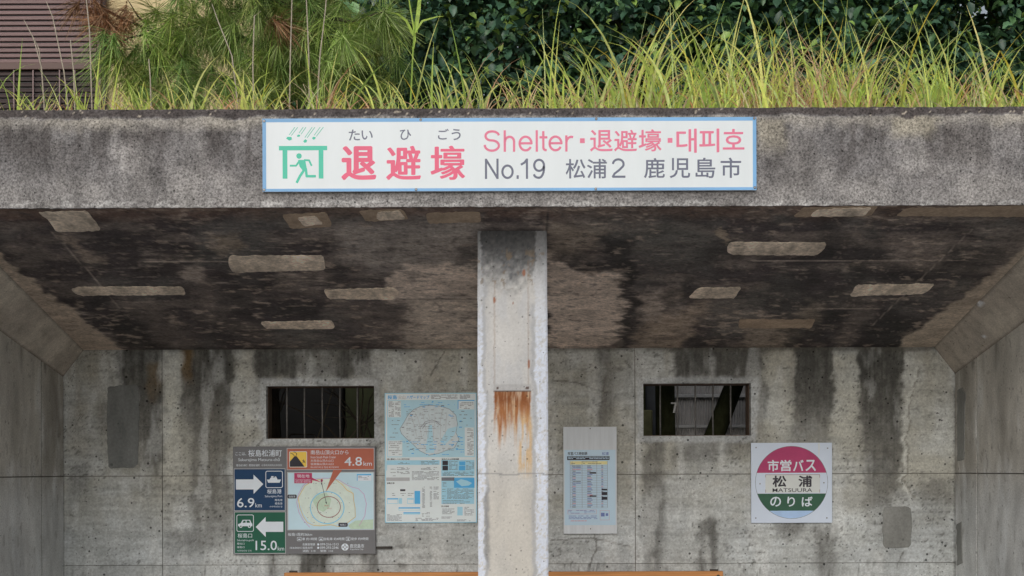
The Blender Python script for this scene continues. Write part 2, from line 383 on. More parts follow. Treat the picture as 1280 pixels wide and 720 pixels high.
# ------------------------------------------------------------------ stain maps with painted crease and under-sign shade (albedo, read off the photograph)
def back_tint(px, py, u, v):
    n1 = fbm(px / 60, py / 45, 1); n2 = fbm(px / 9, py / 7, 2); n3 = fbm(px / 26, py / 140, 3); n4 = fbm(px / 90, py / 4, 4)
    wx = px + 14 * (fbm(px / 14, py / 20, 6) - 0.5) + 7 * (n2 - 0.5); wy = py + 30 * (fbm(px / 16, py / 30, 7) - 0.5)
    c = np.empty((len(px), 3)); c[:] = S(126, 122, 110, EB)
    c = mix(c, S(146, 145, 138, EB), ss(0.35, 0.7, n1) * 0.8)
    c = mix(c, S(138, 139, 135, EB), ss(600, 680, wy) * 0.6)
    c = mix(c, S(112, 103, 88, EB), ss(0.45, 0.75, n3) * (1 - ss(470, 620, py)) * 0.6)
    c = mix(c, S(96, 94, 88, EB), ss(0.5, 0.72, n4) * 0.28)
    c = mix(c, S(104, 102, 96, EB), ss(0.55, 0.8, n2) * 0.35)
    dark = S(54, 52, 47, EB); mid = S(84, 81, 74, EB)
    for x0, x1, y0, y1, st, sx, sy in ((146, 203, 420, 560, .8, 8, 60), (180, 206, 480, 600, .5, 9, 30), (228, 291, 425, 505, .9, 5, 40), (238, 288, 470, 660, .55, 10, 60),
                               (318, 372, 425, 474, .85, 8, 8), (372, 420, 425, 470, .55, 12, 14), (417, 465, 425, 474, .85, 8, 8), (455, 476, 470, 560, .5, 8, 30),
                               (560, 600, 590, 640, .3, 10, 20), (746, 766, 425, 560, .45, 7, 60), (842, 955, 425, 478, .85, 7, 20), (890, 935, 425, 486, .55, 6, 20),
                               (945, 958, 425, 530, .45, 6, 50), (994, 1040, 425, 520, .88, 4, 45), (985, 1040, 470, 560, .4, 12, 50), (1073, 1128, 425, 520, .9, 5, 50), (1078, 1128, 490, 640, .62, 7, 60),
                               (805, 832, 546, 730, .55, 9, 60), (845, 900, 543, 590, .5, 10, 25), (872, 898, 655, 735, .6, 7, 30), (905, 945, 545, 570, .45, 10, 20),
                               (376, 414, 685, 735, .9, 9, 30), (448, 474, 690, 735, .7, 7, 30), (333, 346, 690, 735, .4, 6, 30), (1020, 1046, 655, 735, .5, 10, 40), (968, 1005, 652, 668, .5, 8, 9),
                               (85, 110, 580, 625, .4, 8, 25), (205, 260, 660, 690, .35, 18, 14), (120, 190, 500, 540, .3, 20, 20), (1095, 1130, 620, 720, .25, 14, 40), (1150, 1190, 600, 640, .4, 12, 25)):
        m = boxm(wx, wy, x0, x1, y0, y1, sx * .65, 4, sy) * min(1, st * 1.02) * (0.62 + 0.65 * fbm(px / 6, py / 14, 28)) * (0.8 + 0.4 * fbm(px / 2.5, py / 90, 29, 2))
        m = np.clip(m, 0, 0.95); c = mix(c, mid, np.clip(m * 1.25, 0, 1) * 0.6); c = mix(c, dark, m ** 1.4)
    c = mix(c, S(96, 74, 42, EB), boxm(wx, wy, 226, 240, 436, 470, 4, 4, 14) * 0.6 + boxm(wx, wy, 185, 203, 455, 490, 5, 8, 14) * 0.4)
    for x0, x1, y0, y1, st in ((204, 224, 438, 600, .5), (1042, 1070, 440, 560, .45), (960, 990, 440, 545, .35), (295, 314, 440, 540, .4), (1128, 1192, 445, 600, .3), (480, 590, 440, 485, .2)):
        c = mix(c, S(158, 154, 140, EB), boxm(wx, wy, x0, x1, y0, y1, 6, 6, 30) * st * (0.5 + n2))
    for x0, x1, y0, y1 in ((333, 468, 481, 547), (805, 939, 479, 545)):            # smeared render round the openings
        d = np.maximum(np.maximum(x0 - wx, wx - x1), np.maximum(y0 - py, py - y1)) + 5 * (n2 - 0.5)
        c = mix(c, S(142, 142, 138, EB), (1 - ss(5, 10, d)) * 0.6); c = mix(c, S(80, 78, 72, EB), ss(-1, 1, d) * (1 - ss(1, 3, d)) * 0.3 * (n2 > 0.5))
    wx2 = px + 4 * (n2 - 0.5)
    for pts, w, st in (([(1146, 462), (1136, 500), (1130, 545), (1133, 580), (1126, 600), (1140, 622)], 4.5, .6),):
        c = mix(c, S(160, 157, 146, EB), linem(wx2 + 5 * (n2 - .5), py, pts, 3.4) * st * (.4 + n2))
        c = mix(c, S(84, 78, 66, EB), linem(wx2 - 3.0 + 5 * (n2 - .5), py, pts, 1.4) * 0.6)
    for pts in ([(328, 548), (322, 556), (318, 566)], [(742, 664), (746, 684), (739, 702), (735, 714)], [(782, 452), (798, 470), (804, 478)], [(340, 690), (343, 706)],
                [(555, 440), (545, 458), (538, 470)], [(568, 705), (572, 716)], [(1130, 690), (1122, 705)], [(500, 706), (560, 710)], [(690, 475), (720, 478), (760, 492)], [(690, 676), (740, 672), (790, 684)]):
        c = mix(c, S(66, 62, 55, EB), linem(wx2, py + 3 * (n2 - .5), pts, 1.3) * 0.7)
    c = mix(c, S(70, 66, 58, EB), (1 - ss(436, 441, wy * .15 + py * .85)) * 0.7)  # darker along the top edge of the wall
    c = mix(c, S(50, 48, 43, EB), np.maximum(1 - ss(79, 81.5, px), ss(1191.5, 1193.5, px)) * (.35 + .5 * n2))  # wall corners darkened, crease shade painted into the colour
    c = mix(c, S(158, 156, 148, EB), ss(.56, .74, fbm(px / 18, py / 60, 25)) * .4)
    c = mix(c, S(72, 69, 63, EB), ss(.60, .78, fbm(px / 7, py / 4, 26)) * ss(.45, .62, fbm(px / 60, py / 50, 27)) * .5)
    c = mix(c, S(60, 58, 52, EB), ((fbm(px / 3.0, py / 2.4, 21, 2) > 0.76) & (fbm(px / 70, py / 70, 22) > 0.47)) * 0.6)
    return c * np.array((1.13, 1.20, 1.34))
def side_tint(px, py, u, v):
    n1 = fbm(u * 2.2, v * 0.8, 31); n2 = fbm(u * 9, v * 3, 32); n3 = fbm(u * 30, v * 12, 33)
    c = np.empty((len(px), 3)); c[:] = S(120, 116, 107, ES)
    c = mix(c, S(92, 88, 80, ES), ss(0.4, 0.7, n1) * 0.8); c = mix(c, S(142, 141, 136, ES), ss(0.5, 0.8, n2) * 0.5)
    c = mix(c, S(132, 133, 131, ES), (1 - ss(1.2, 1.6, v)) * 0.5)
    c = mix(c, S(66, 63, 56, ES), ss(0.66, 0.8, fbm(u * 5, v * 1.2, 34)) * 0.7 + (n3 > 0.74) * 0.4)
    return c * np.array((1.1, 1.15, 1.25))
def haunch_tint(px, py, u, v):
    n1 = fbm(px / 40, py / 30, 41); n2 = fbm(px / 8, py / 8, 42)
    c = np.empty((len(px), 3)); c[:] = S(112, 105, 94, ES)
    c = mix(c, S(128, 121, 108, ES), ss(0.45, 0.7, n1) * 0.6)
    c = mix(c, S(86, 79, 69, ES), ss(0.5, 0.75, n2) * 0.3)
    c = mix(c, S(58, 52, 45, ES), np.maximum(1 - ss(.0, .035, v), (1 - ss(.0, .03, 1 - v)) * .8) * (.5 + .4 * n2) + (1 - ss(0, .025, DB - u)) * .5)  # dark lines paint shade into the creases at the haunch edges
    for x, y, r in ((1225, 379, 3.5), (1231, 421, 2.5), (82, 397, 2)):
        c = mix(c, (0.75, 0.74, 0.7), (np.hypot(px - x, py - y) < r) * 1.0)
    return c * np.array((1.1, 1.14, 1.25))
def ceil_tint(px, py, u, v):
    hx = fbm(px / 70, py / 12, 51); n2 = fbm(px / 14, py / 5, 52); n3 = fbm(px / 110, py / 60, 53, 3); n4 = fbm(px / 30, py / 2.2, 54); n5 = fbm(px / 6, py / 4, 55)
    n6 = fbm(px / 28, py / 18, 56)
    wx = px + 30 * (fbm(px / 20, py / 6, 57) - 0.5) + 16 * (n4 - 0.5); wy = py + 16 * (fbm(px / 18, py / 10, 58) - 0.5)
    dk = S(38, 33, 31, EC); md = S(68, 60, 53, EC); lt = S(112, 100, 88, EC); gr = S(62, 59, 53, EC); bl = S(26, 24, 22, EC)
    c = np.empty((len(px), 3)); c[:] = dk
    c = mix(c, md, ss(0.45, 0.72, hx) * 0.75); c = mix(c, gr, ss(0.5, 0.75, n3) * 0.5)
    c = mix(c, lt, ss(0.60, 0.80, n6 * 0.5 + n4 * 0.5) * 0.5)
    c = mix(c, bl, ss(0.5, 0.72, fbm(px / 50, py / 30, 59)) * 0.6)
    c = mix(c, S(66, 49, 38, EC), (1 - ss(262, 282, wy)) * 0.45)
    # broad paler zones, bare plaster
    for poly, soft, st, col in (([(430, 282), (600, 270), (600, 345), (470, 340), (420, 320)], 14, .6, S(94, 86, 77, EC)),
                                ([(488, 342), (510, 332), (598, 328), (598, 372), (480, 374)], 4, .92, lt), ([(512, 374), (600, 372), (600, 438), (500, 438)], 8, .92, S(108, 97, 85, EC)),
                                ([(405, 372), (520, 372), (520, 436), (470, 436)], 20, .45, md),
                                ([(684, 276), (760, 282), (745, 310), (684, 318)], 10, .75, S(90, 79, 67, EC)), ([(684, 318), (720, 338), (778, 340), (776, 436), (684, 436)], 5, .95, lt),
                                ([(790, 432), (800, 408), (850, 388), (888, 372), (870, 400), (850, 436)], 8, .75, S(92, 80, 67, EC)), ([(800, 370), (850, 355), (850, 385), (800, 405)], 9, .6, lt),
                                ([(700, 262), (830, 262), (900, 290), (890, 340), (820, 345), (760, 300)], 24, .4, gr),
                                ([(930, 400), (985, 400), (1010, 380), (1030, 385), (990, 436), (925, 436)], 9, .65, S(86, 76, 64, EC)), ([(1040, 420), (1075, 385), (1095, 385), (1060, 436), (1035, 436)], 9, .5, md),
                                ([(150, 375), (200, 380), (240, 420), (230, 436), (190, 430)], 12, .55, md), ([(215, 335), (260, 345), (290, 400), (250, 400)], 14, .5, md),
                                ([(68, 291), (90, 291), (105, 312), (128, 326), (115, 330), (85, 308)], 4, .7, S(84, 73, 62, EC)), ([(225, 330), (250, 330), (260, 352), (225, 350)], 6, .5, lt),
                                ([(262, 292), (296, 296), (300, 310), (270, 312)], 7, .6, S(88, 76, 62, EC)), ([(60, 338), (0, 290), (0, 310), (40, 340)], 9, .35, md),
                                ([(1145, 330), (1215, 275), (1225, 280), (1160, 340)], 8, .5, md), ([(893, 295), (905, 288), (910, 298), (900, 304)], 3, .8, S(92, 80, 66, EC))):
        c = mix(c, col, polym(wx, wy, poly, soft) * st * (0.75 + 0.4 * n5))
    # mildew edges
    for poly, soft, st in (([(760, 300), (790, 300), (792, 345), (720, 338), (705, 326), (752, 330)], 5, .85), ([(772, 345), (792, 340), (796, 380), (780, 436), (764, 436), (782, 385)], 6, .85),
                           ([(825, 365), (870, 342), (868, 362), (835, 392)], 5, .8), ([(570, 310), (596, 308), (590, 330), (562, 332)], 5, .6),
                           ([(980, 402), (1030, 396), (1000, 436), (985, 436)], 7, .8), ([(1070, 420), (1130, 380), (1135, 436), (1075, 436)], 9, .7), ([(140, 390), (180, 400), (200, 436), (140, 436)], 7, .8),
                           ([(355, 378), (402, 372), (400, 398), (350, 398)], 6, .7), ([(405, 330), (430, 326), (430, 358), (405, 360)], 6, .6)):
        c = mix(c, bl, polym(wx, wy, poly, soft) * st * (0.6 + 0.6 * n5))
    fl = fbm(px / 15, py / 3.0, 63); fl2 = fbm(px / 9, py / 2.0, 64); big = fbm(px / 80, py / 40, 65)
    c = mix(c, S(96, 84, 72, EC), ss(.60, .72, fl) * ss(.38, .6, big) * .6); c = mix(c, S(34, 31, 29, EC), ss(.60, .74, fl2) * .55); c = mix(c, S(78, 68, 60, EC), (n5 > .72) * .35)
    c = mix(c, S(34, 31, 29, EC), ss(.5, .75, fbm(px / 22, py / 9, 66)) * ss(.5, .7, fbm(px / 60, py / 50, 67)) * .5)
    # clean strip along both haunches
    edgeL = 105 + (py - 436) * 1.01; edgeR = 1168 - (py - 433) * 1.01
    dl = px - edgeL; dr = edgeR - px
    jag = 34 * ss(300, 440, py) + 10 + 26 * (fbm(px / 22, py / 6, 61) - 0.5)
    c = mix(c, S(100, 88, 75, EC), (1 - ss(jag - 3, jag + 4, dl)) * 0.9); c = mix(c, S(98, 87, 74, EC), (1 - ss(jag - 3, jag + 4, dr)) * 0.9)
    # formwork lines
    for pts, w, st, col in (([(65, 290), (125, 355), (150, 385)], 1.0, .35, lt), ([(180, 327), (290, 327)], 1.0, .6, lt), ([(1215, 287), (1090, 407)], 1.0, .3, lt), ([(940, 326), (1130, 326)], 1.0, .5, lt),
                            ([(1000, 386), (1100, 386)], 1.0, .35, lt), ([(684, 262), (684, 300)], 1.2, .8, bl), ([(596, 374), (500, 374)], 1.0, .5, bl)):
        c = mix(c, col, linem(px, py, pts, w) * st * (0.3 + 1.2 * n2))
    return c * np.array((1.02, 1.10, 1.25))
def ragged(px): return 147.5 - 0.004 * px + 7 * (fbm(px / 26, px * 0 + 3, 71) - 0.5) + 5 * (fbm(px / 5, px * 0 + 9, 72) - 0.5) + 7 * np.exp(-((px - 1135) / 12) ** 2) + 4 * np.exp(-((px - 300) / 14) ** 2)
def beam_tint(px, py, u, v):
    n1 = fbm(px / 70, py / 50, 73); n2 = fbm(px / 14, py / 12, 74); n3 = fbm(px / 12, py / 70, 75); n4 = fbm(px / 3, py / 3, 76, 2)
    c = np.empty((len(px), 3)); c[:] = S(108, 104, 101, EBM)
    c = mix(c, S(126, 121, 116, EBM), ss(0.45, 0.7, n1) * 0.8); c = mix(c, S(84, 80, 77, EBM), ss(0.45, 0.7, n2) * 0.5)
    c = mix(c, S(76, 71, 68, EBM), ss(0.5, 0.72, n3) * 0.7 * (1 - ss(165, 260, py + 50 * (n1 - .5))))
    c = mix(c, S(70, 66, 63, EBM), ss(.52, .75, fbm(px / 28, py / 40, 98)) * .35)
    c = mix(c, S(150, 144, 137, EBM), ss(.58, .75, fbm(px / 30, py / 40, 99)) * .2)
    c = mix(c, S(132, 127, 121, EBM), ss(205, 250, py) * 0.35)
    e = py - ragged(px)
    c = mix(c, S(138, 131, 120, EBM), ss(0, 2, e) * (1 - ss(4, 22, e + 16 * (n2 - .5))) * (0.5 + 0.5 * ss(.4, .7, fbm(px / 60, py / 400, 77))))
    for x0, x1, y0, y1, st in ((0, 60, 160, 195, .6), (150, 215, 160, 180, .7), (255, 275, 165, 215, .5), (1165, 1235, 158, 200, .5), (960, 1020, 165, 235, .3), (325, 600, 236, 243, .5), (640, 950, 238, 244, .5), (20, 110, 180, 215, .35)):  # dark stains, plus long strips of painted shade under the sign
        c = mix(c, S(66, 61, 58, EBM), boxm(px + 22 * (n2 - .5), py + 18 * (n2 - .5), x0, x1, y0, y1, 12, 8, 12) * st)
    c = mix(c, S(150, 141, 122, EBM), boxm(px + 30 * (n2 - .5), py + 16 * (n1 - .5), 1112, 1170, 145, 172, 10, 4, 8) * 0.6 + boxm(px + 20 * (n2 - .5), py, 946, 985, 150, 185, 6, 4, 18) * 0.5)
    c = mix(c, S(162, 158, 152, EBM), boxm(px, py + 4 * (n4 - .5), -20, 1300, 251, 258, 2, 2, 2) * (fbm(px / 14, py / 6, 78) > 0.55) * 0.55)
    c = mix(c, S(70, 64, 61, EBM), (1 - ss(-1.2, 0.6, e)) * 0.97)
    top = 1 - ss(-1, 0.5, e)
    c = mix(c, S(72, 67, 65, EBM), top * ss(.45, .7, n2) * .7); c = mix(c, S(170, 158, 140, EBM), top * ((n4 > 0.83) | (fbm(px / 7, py / 5, 79, 2) > 0.85)) * 0.7)
    return c * np.array((1.04, 1.09, 1.18))
def pillar_tint(px, py, u, v):
    n1 = fbm(px / 14, py / 40, 81); n2 = fbm(px / 6, py / 6, 82); n3 = fbm(px / 2.6, py / 30, 83); n4 = fbm(px / 3, py / 3, 84, 2)
    c = np.empty((len(px), 3)); c[:] = S(202, 195, 182, EPI)
    c = mix(c, S(188, 184, 176, EPI), ss(.4, .7, n1) * 0.6); c = mix(c, S(205, 192, 168, EPI), ss(520, 640, py + 40 * (n1 - .5)) * 0.5)
    wl = 606 + 5 * (fbm(px * 0, py / 22, 85) - .5) * 2 - 3 * (1 - ss(420, 520, py)); wr = 672 + 5 * (fbm(px * 0, py / 18, 86) - .5) * 2 - 2
    white = np.maximum(1 - ss(-1, 1, px - wl + 4 * (n4 - .5) + 3 * (n2 - .5)), ss(-1, 1, px - wr + 4 * (n4 - .5) + 3 * (n2 - .5)))
    c = mix(c, S(166, 164, 160, EPI), np.maximum(boxm(px + 3 * (n2 - .5), py, wl, wl + 4, 300, 800, 1.5, 4, 4), boxm(px + 3 * (n2 - .5), py, wr - 5, wr, 380, 800, 1.5, 4, 4)) * .6)
    c = mix(c, S(220, 221, 222, EPI), white * ss(330, 440, py) * (0.92 - 0.6 * (n4 > .62)) * (.75 + .3 * n2))
    c = mix(c, S(190, 190, 188, EPI), white * (1 - ss(330, 440, py)) * .4)
    c = mix(c, S(120, 117, 112, EPI), boxm(px + 6 * (n2 - .5), py, 606, 612, 610, 705, 2.5, 14, 14) * .6)
    topdark = (1 - ss(326, 372, py + 34 * (n2 - .5) + 10 * np.abs(px - 640) / 22 - 8)); c = mix(c, S(92, 91, 88, EPI), topdark * (0.55 + .5 * n4) * (1 - .45 * white))  # greyer and darker towards the top of the pillar
    c = mix(c, S(58, 56, 54, EPI), (1 - ss(304, 338, py + 24 * (n2 - .5))) * .7 * (1 - .5 * white))
    c = mix(c, S(128, 108, 84, EPI), (fbm(px / 7, py / 9, 87, 3) > 0.66) * (1 - ss(350, 372, py)) * ss(305, 320, py) * .6)
    for x, y0, y1, w, st in ((618, 352, 486, 1.6, .45), (660.5, 325, 486, 1.5, .45)):
        c = mix(c, S(146, 118, 92, EPI), boxm(px + 1.5 * (n4 - .5), py, x - w / 2, x + w / 2, y0, y1, .7, 3, 3) * st)
    for x, y, rx, ry in ((661, 455, 1.8, 6), (618, 375, 2, 4), (655, 341, 2.2, 4.5), (641.5, 379, 1.2, 1.2)):
        c = mix(c, S(150, 84, 44, EPI), (1 - ss(.7, 1.2, np.hypot((px - x) / rx, (py - y) / ry))) * .8)
    drip = 528 + 84 * (fbm(px / 3.2, px * 0, 88, 2) - .35)
    rust = boxm(px + 2 * (n4 - .5), py, 618, 663, 489, 900, 1.2, 1.5, 5) * (1 - ss(drip - 25, drip + 10, py))
    c = mix(c, S(196, 150, 92, EPI), rust * .7 * (.6 + .6 * n2)); c = mix(c, S(158, 96, 50, EPI), rust * ss(.3, .62, n3) * .9 * (1 - ss(530, 600, py)))
    c = mix(c, S(122, 68, 36, EPI), boxm(px, py, 618, 663, 489, 506, 1.5, 1.5, 8) * ss(.35, .65, n3) * .75)
    c = mix(c, S(206, 164, 104, EPI), boxm(px + 2 * (n4 - .5), py, 648, 665, 520, 592, 1.5, 10, 12) * ss(.42, .6, n3) * .7)
    c = mix(c, S(176, 170, 160, EPI), boxm(px, py, 617, 664, 480, 489, 1, 1, 1) * .8); c = mix(c, S(70, 50, 38, EPI), boxm(px, py, 617, 664, 488.3, 489.8, .8, .6, .6) * .8)
    for x in (622, 659): c = mix(c, S(74, 46, 34, EPI), (np.hypot(px - x, py - 485) < 2.0) * .85)
    c = mix(c, S(140, 136, 128, EPI), (np.abs(py - 592.5 - .6 * np.sin(px / 9)) < 0.9) * .7)
    c = mix(c, S(130, 124, 114, EPI), (n4 > .86) * .5)
    return c * np.array((0.89, 0.955, 1.10))

# ------------------------------------------------------------------ the shelter
sh = thing('shelter_building', (0, DF, 0), 'open fronted concrete bus shelter with stained ceiling and one central pillar', 'shelter')
# back wall in cast panels with recessed joints and two barred openings
zpx = lambda py, D=DB: EYE - (py - V0) / F * D
xpx = lambda px, D=DB: (px - U0) / F * D
xj = [XL - 0.0, xpx(203), xpx(640), xpx(794), XR]
W1 = (xpx(333), xpx(468), zpx(547.5), zpx(481.5)); W2 = (xpx(804.5), xpx(939), zpx(545.5), zpx(480))
JW = 0.0055; ZJ = zpx(593.5); ZJ2 = zpx(705)
topz = lambda x: np.minimum(ZB, np.minimum(HZ(DB) + (x - XL) * (ZB - HZ(DB)) / (HX(DB, -1) - XL), HZ(DB) + (XR - x) * (ZB - HZ(DB)) / (XR - HX(DB, 1))))
def wall_panel(x0, x1, z0, z1, top=False):
    us = steps(x0, x1, 0.011, [W1[0], W1[1], W2[0], W2[1]]); vs = steps(z0, z1, 0.011 if z0 > 0.6 else 0.05, [W1[2], W1[3], W2[2], W2[3]])
    def hole(u, v):
        h = np.zeros(u.shape, bool)
        for w in (W1, W2): h |= (u > w[0]) & (u < w[1]) & (v > w[2]) & (v < w[3])
        return h
    if top:
        fn = lambda u, v: (u, u * 0 + DB, v + (v - z0) / (z1 - z0) * (topz(u) - z1))
        if abs(x0 - XL) > .01 and abs(x1 - XR) > .01: fn = lambda u, v: (u, u * 0 + DB, v)
    else: fn = lambda u, v: (u, u * 0 + DB, v)
    # keep the rows straight where an opening is
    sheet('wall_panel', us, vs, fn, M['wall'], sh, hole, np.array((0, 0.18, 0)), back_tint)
for a, b in zip(xj[:-1], xj[1:]):
    a2 = a + (JW / 2 if a != XL else 0); b2 = b - (JW / 2 if b != XR else 0)
    wall_panel(a2, b2, ZJ + JW / 2, ZB, True)
    wall_panel(a2, b2, ZJ2 + .002, ZJ - JW / 2)
    wall_panel(a2, b2, -0.1, ZJ2 - .002)
jm = MB()
for x in xj[1:-1]: jm.box(x - JW, x + JW, DB + 0.008, DB + 0.17, 0, ZB - .01)
for z in (ZJ, ZJ2):
    for a, b in zip(xj[:-1], xj[1:]):
        jm.box(a + .01, b - .01, DB + 0.009, DB + 0.165, z - JW, z + JW)
jm.build('wall_joint', M['joint'], sh)
# side walls, two casts each way with a recessed joint
for s, X in ((-1, XL), (1, XR)):
    yj = DB - 0.44
    for y0, y1 in ((DF, yj - .011), (yj + .011, DB + .15)):
        for z0, z1, top in ((-0.1, ZJ - .004, False), (ZJ + .004, 2.3, True)):
            fn = (lambda u, v, X=X, z0=z0, z1=z1, top=top: (u * 0 + X, u, v + ((v - z0) / (z1 - z0) * (HZ(u) - z1) if top else 0)))
            sheet('side_wall', steps(y0, y1, .02), steps(z0, z1, .02), fn, M['side'], sh, None, np.array((s * 0.3, 0, 0)), side_tint)
    j2 = MB().box(X + s * .006, X + s * .28, yj - .016, yj + .016, 0, 2.2); j2.box(X + s * .007, X + s * .27, DF + .02, yj - .017, ZJ - .006, ZJ + .006); j2.box(X + s * .007, X + s * .27, yj + .017, DB + .1, ZJ - .006, ZJ + .006)
    j2.build('wall_joint', M['joint'], sh)
    # sloping haunch between wall and ceiling
    def hf(u, v, s=s, X=X):
        a = np.stack([u * 0 + X, u, HZ(u)], 1); b = np.stack([HX(u, s), u, zc(u) + 0 * u], 1)
        w = a + (b - a) * v[:, None]; return w[:, 0], w[:, 1], w[:, 2]
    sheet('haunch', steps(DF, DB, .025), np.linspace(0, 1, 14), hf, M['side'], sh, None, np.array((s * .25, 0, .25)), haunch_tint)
# ceiling
def cf(u, v):
    xl, xr = HX(v, -1), HX(v, 1); return xl + u * (xr - xl), v, zc(v)
sheet('ceiling', np.linspace(0, 1, 520), steps(DF + .002, DB + .17, .0125), cf, M['ceil'], sh, None, None, ceil_tint)
me = mesh('roof_slab', [(x, y, z) for x in (-3.6, 3.56) for y, z in ((DF + .31, zc(DF + .31) + .004), (DB + .25, zc(DB + .25) + .004), (DB + .25, zc(DB) + .2), (DF + .31, zc(DF) + .2))],
          [(0, 1, 2, 3), (4, 7, 6, 5), (0, 4, 5, 1), (1, 5, 6, 2), (2, 6, 7, 3), (3, 7, 4, 0)])
link('roof_slab', me, M['plainconc'], sh)
# front beam with a proud ragged render below its worn top edge
BT = EYE + 1.905; BX0, BX1 = -3.62, 3.58
def bdisp(u, v, A):
    px, py = proj(A); e = py - ragged(px); d = np.zeros_like(A)
    d[:, 1] = -0.007 * ss(-.5, 1, e) * (0.6 + 0.8 * fbm(px / 5, py / 5, 91, 2)) - 0.003 * fbm(px / 30, py / 30, 92)
    edge = ss(BT - .012, BT, A[:, 2]); d[:, 2] += edge * (0.010 * (fbm(px / 18, px * 0, 93) - .5)); d[:, 1] += edge * 0.006
    d[:, 2] += (1 - ss(ZF, ZF + .012, A[:, 2])) * 0.006 * (fbm(px / 5, px * 0, 94, 2) - .5)
    return d
sheet('front_beam', steps(BX0, BX1, .009), steps(ZF, BT, .009), lambda u, v: (u, u * 0 + DF, v), M['beam'], sh, None, np.array((0, .30, 0)), beam_tint, bdisp)
MB().box(BX0 + .002, BX1 - .002, DF + .05, DF + .30, BT - .05, BT - .008).build('beam_top', M['plainconc'], sh)
for s in (-1, 1):
    x0, x1 = (3.62, 12) if s > 0 else (-12, -3.66)
    MB().box(x0, x1, DF + .01, DF + .28, -.1, BT - .02, .01).build('wing_wall', M['plainconc'], sh)
    a, b = ((XR + .302, 3.616) if s > 0 else (-3.656, XL - .302))
    MB().box(a, b, DF + .012, DF + .27, -.1, ZF - .004, .005).build('wing_wall', M['plainconc'], sh)
# pillar
PX0, PX1 = P(597, 500, DP).x, P(685, 500, DP).x
def pdisp(u, v, A):
    d = np.zeros_like(A); e = np.minimum(np.abs(u - PX0), np.abs(u - PX1))
    d[:, 1] = 0.008 * (1 - ss(0, .010, e)) + .002 * (fbm(u * 20, v * 8, 95) - .5)
    d[:, 0] = .003 * (fbm(v * 9, v * 0, 96, 3) - .5) * (1 - ss(0, .03, e)) - 0.02 * np.clip(v - 2.0, 0, 1) * (u - (PX0 + PX1) / 2) * .9
    return d
sheet('pillar', steps(PX0, PX1, .006), steps(-.05, zc(DP) + .01, .007), lambda u, v: (u, u * 0 + DP, v), M['pillar'], sh, None, np.array((0, .40, 0)), pillar_tint, pdisp)
struct(MB().box(-3.7, 3.66, DF - .015, DB + .2, -.16, .012, .01).build('floor', M['floor']))
# mortar patches on the ceiling (parts of the shelter), a few mm proud with wobbly rims
CN = (0, SL, 1.0); C0 = (0, DF, ZF)
def patch(poly, mat, plane, n, out, th, jit=1.3, rnd=1):
    pts = []
    for i in range(len(poly)):
        a = np.array(poly[i], float); b = np.array(poly[(i + 1) % len(poly)], float); k = max(2, int(np.hypot(*(b - a)) / 4))
        for t in range(k):
            q = a + (b - a) * ((t + .5 * rnd) / k); pts.append(q + RNG.normal(0, jit * .22, 2))
    pts = [q + np.array((1.6 * (vnoise(q[0] / 5, q[1] / 5, 3) - .5), .9 * (vnoise(q[0] / 4, q[1] / 4, 8) - .5))) for q in pts]; V = [on_plane(q[0], q[1], plane, n) for q in pts]; o = Vector(out)
    cen = sum(V, Vector()) / len(V); m = len(V)
    A = [v + o * .0005 for v in V]; B = [cen + (v - cen) * 0.97 + o * th for v in V]
    Fc = [(i, (i + 1) % m, m + (i + 1) % m, m + i) for i in range(m)] + [tuple(m + i for i in range(m))]
    return link('mortar_patch', mesh('mortar_patch', A + B, Fc), mat, sh)
dn = Vector((0, -SL, -1)).normalized()
for i, (poly, mt) in enumerate((([(47, 265), (108, 263), (116, 272), (126, 288), (70, 290), (60, 275)], 0), ([(352, 268), (408, 265), (416, 283), (364, 286)], 1), ([(371, 271), (395, 269), (405, 279), (380, 282)], 0),
                 ([(449, 263), (503, 261), (511, 274), (458, 277)], 1), ([(470, 265), (500, 262), (507, 273), (472, 275)], 0), ([(532, 266), (600, 264), (602, 277), (535, 279)], 1),
                 ([(285, 322), (288, 319), (403, 319), (407, 337), (330, 339), (292, 341), (286, 334)], 0), ([(88, 361), (100, 358), (228, 358), (233, 368), (97, 369)], 0), ([(404, 362), (492, 359), (500, 366), (492, 374), (410, 373)], 0),
                 ([(326, 402), (416, 400), (419, 411), (331, 411)], 0), ([(909, 306), (914, 302), (1034, 303), (1030, 313), (1020, 319), (916, 318), (908, 315)], 0), ([(874, 359), (927, 359), (920, 372), (860, 372)], 0),
                 ([(1070, 356), (1166, 354), (1168, 357), (1156, 367), (1062, 370)], 0), ([(1003, 259), (1098, 257.5), (1088, 270), (992, 271)], 1), ([(1020, 261), (1090, 259), (1082, 269), (1012, 270)], 0), ([(1120, 270), (1132, 260), (1282, 257), (1290, 271)], 1), ([(924, 399), (1020, 399), (1014, 410), (922, 410)], 1))):
    patch(poly, M['patch'] if mt == 0 else M['patchfaint'], C0, CN, dn, .002 + .0008 * (i % 3) + (.002 if mt == 0 else 0))
for poly, mt in (([(135, 485), (138, 483), (152, 481.5), (167, 481), (171, 482), (173.5, 486), (174, 520), (173, 560), (172, 580), (168, 585), (150, 585), (139, 586), (135.5, 583), (134, 560), (133.5, 520)], 'patchgrey'), ([(1104, 637), (1106, 634), (1120, 633), (1136, 633.5), (1139, 636), (1139.5, 660), (1138.5, 680), (1136, 684), (1120, 685), (1107, 684.5), (1104, 681), (1103, 660)], 'patchpale')):
    patch(poly, M[mt], (0, DB, 0), (0, 1, 0), (0, -1, 0), .004, .9, 0)
for poly in ([(1197, 487), (1203, 484), (1207, 490), (1206, 574), (1197, 577)], [(1196, 655), (1203, 652), (1203, 704), (1197, 707)]):
    patch(poly, M['patchpale'], (XR, 0, 0), (1, 0, 0), (-1, 0, 0), .005, .5, 0)
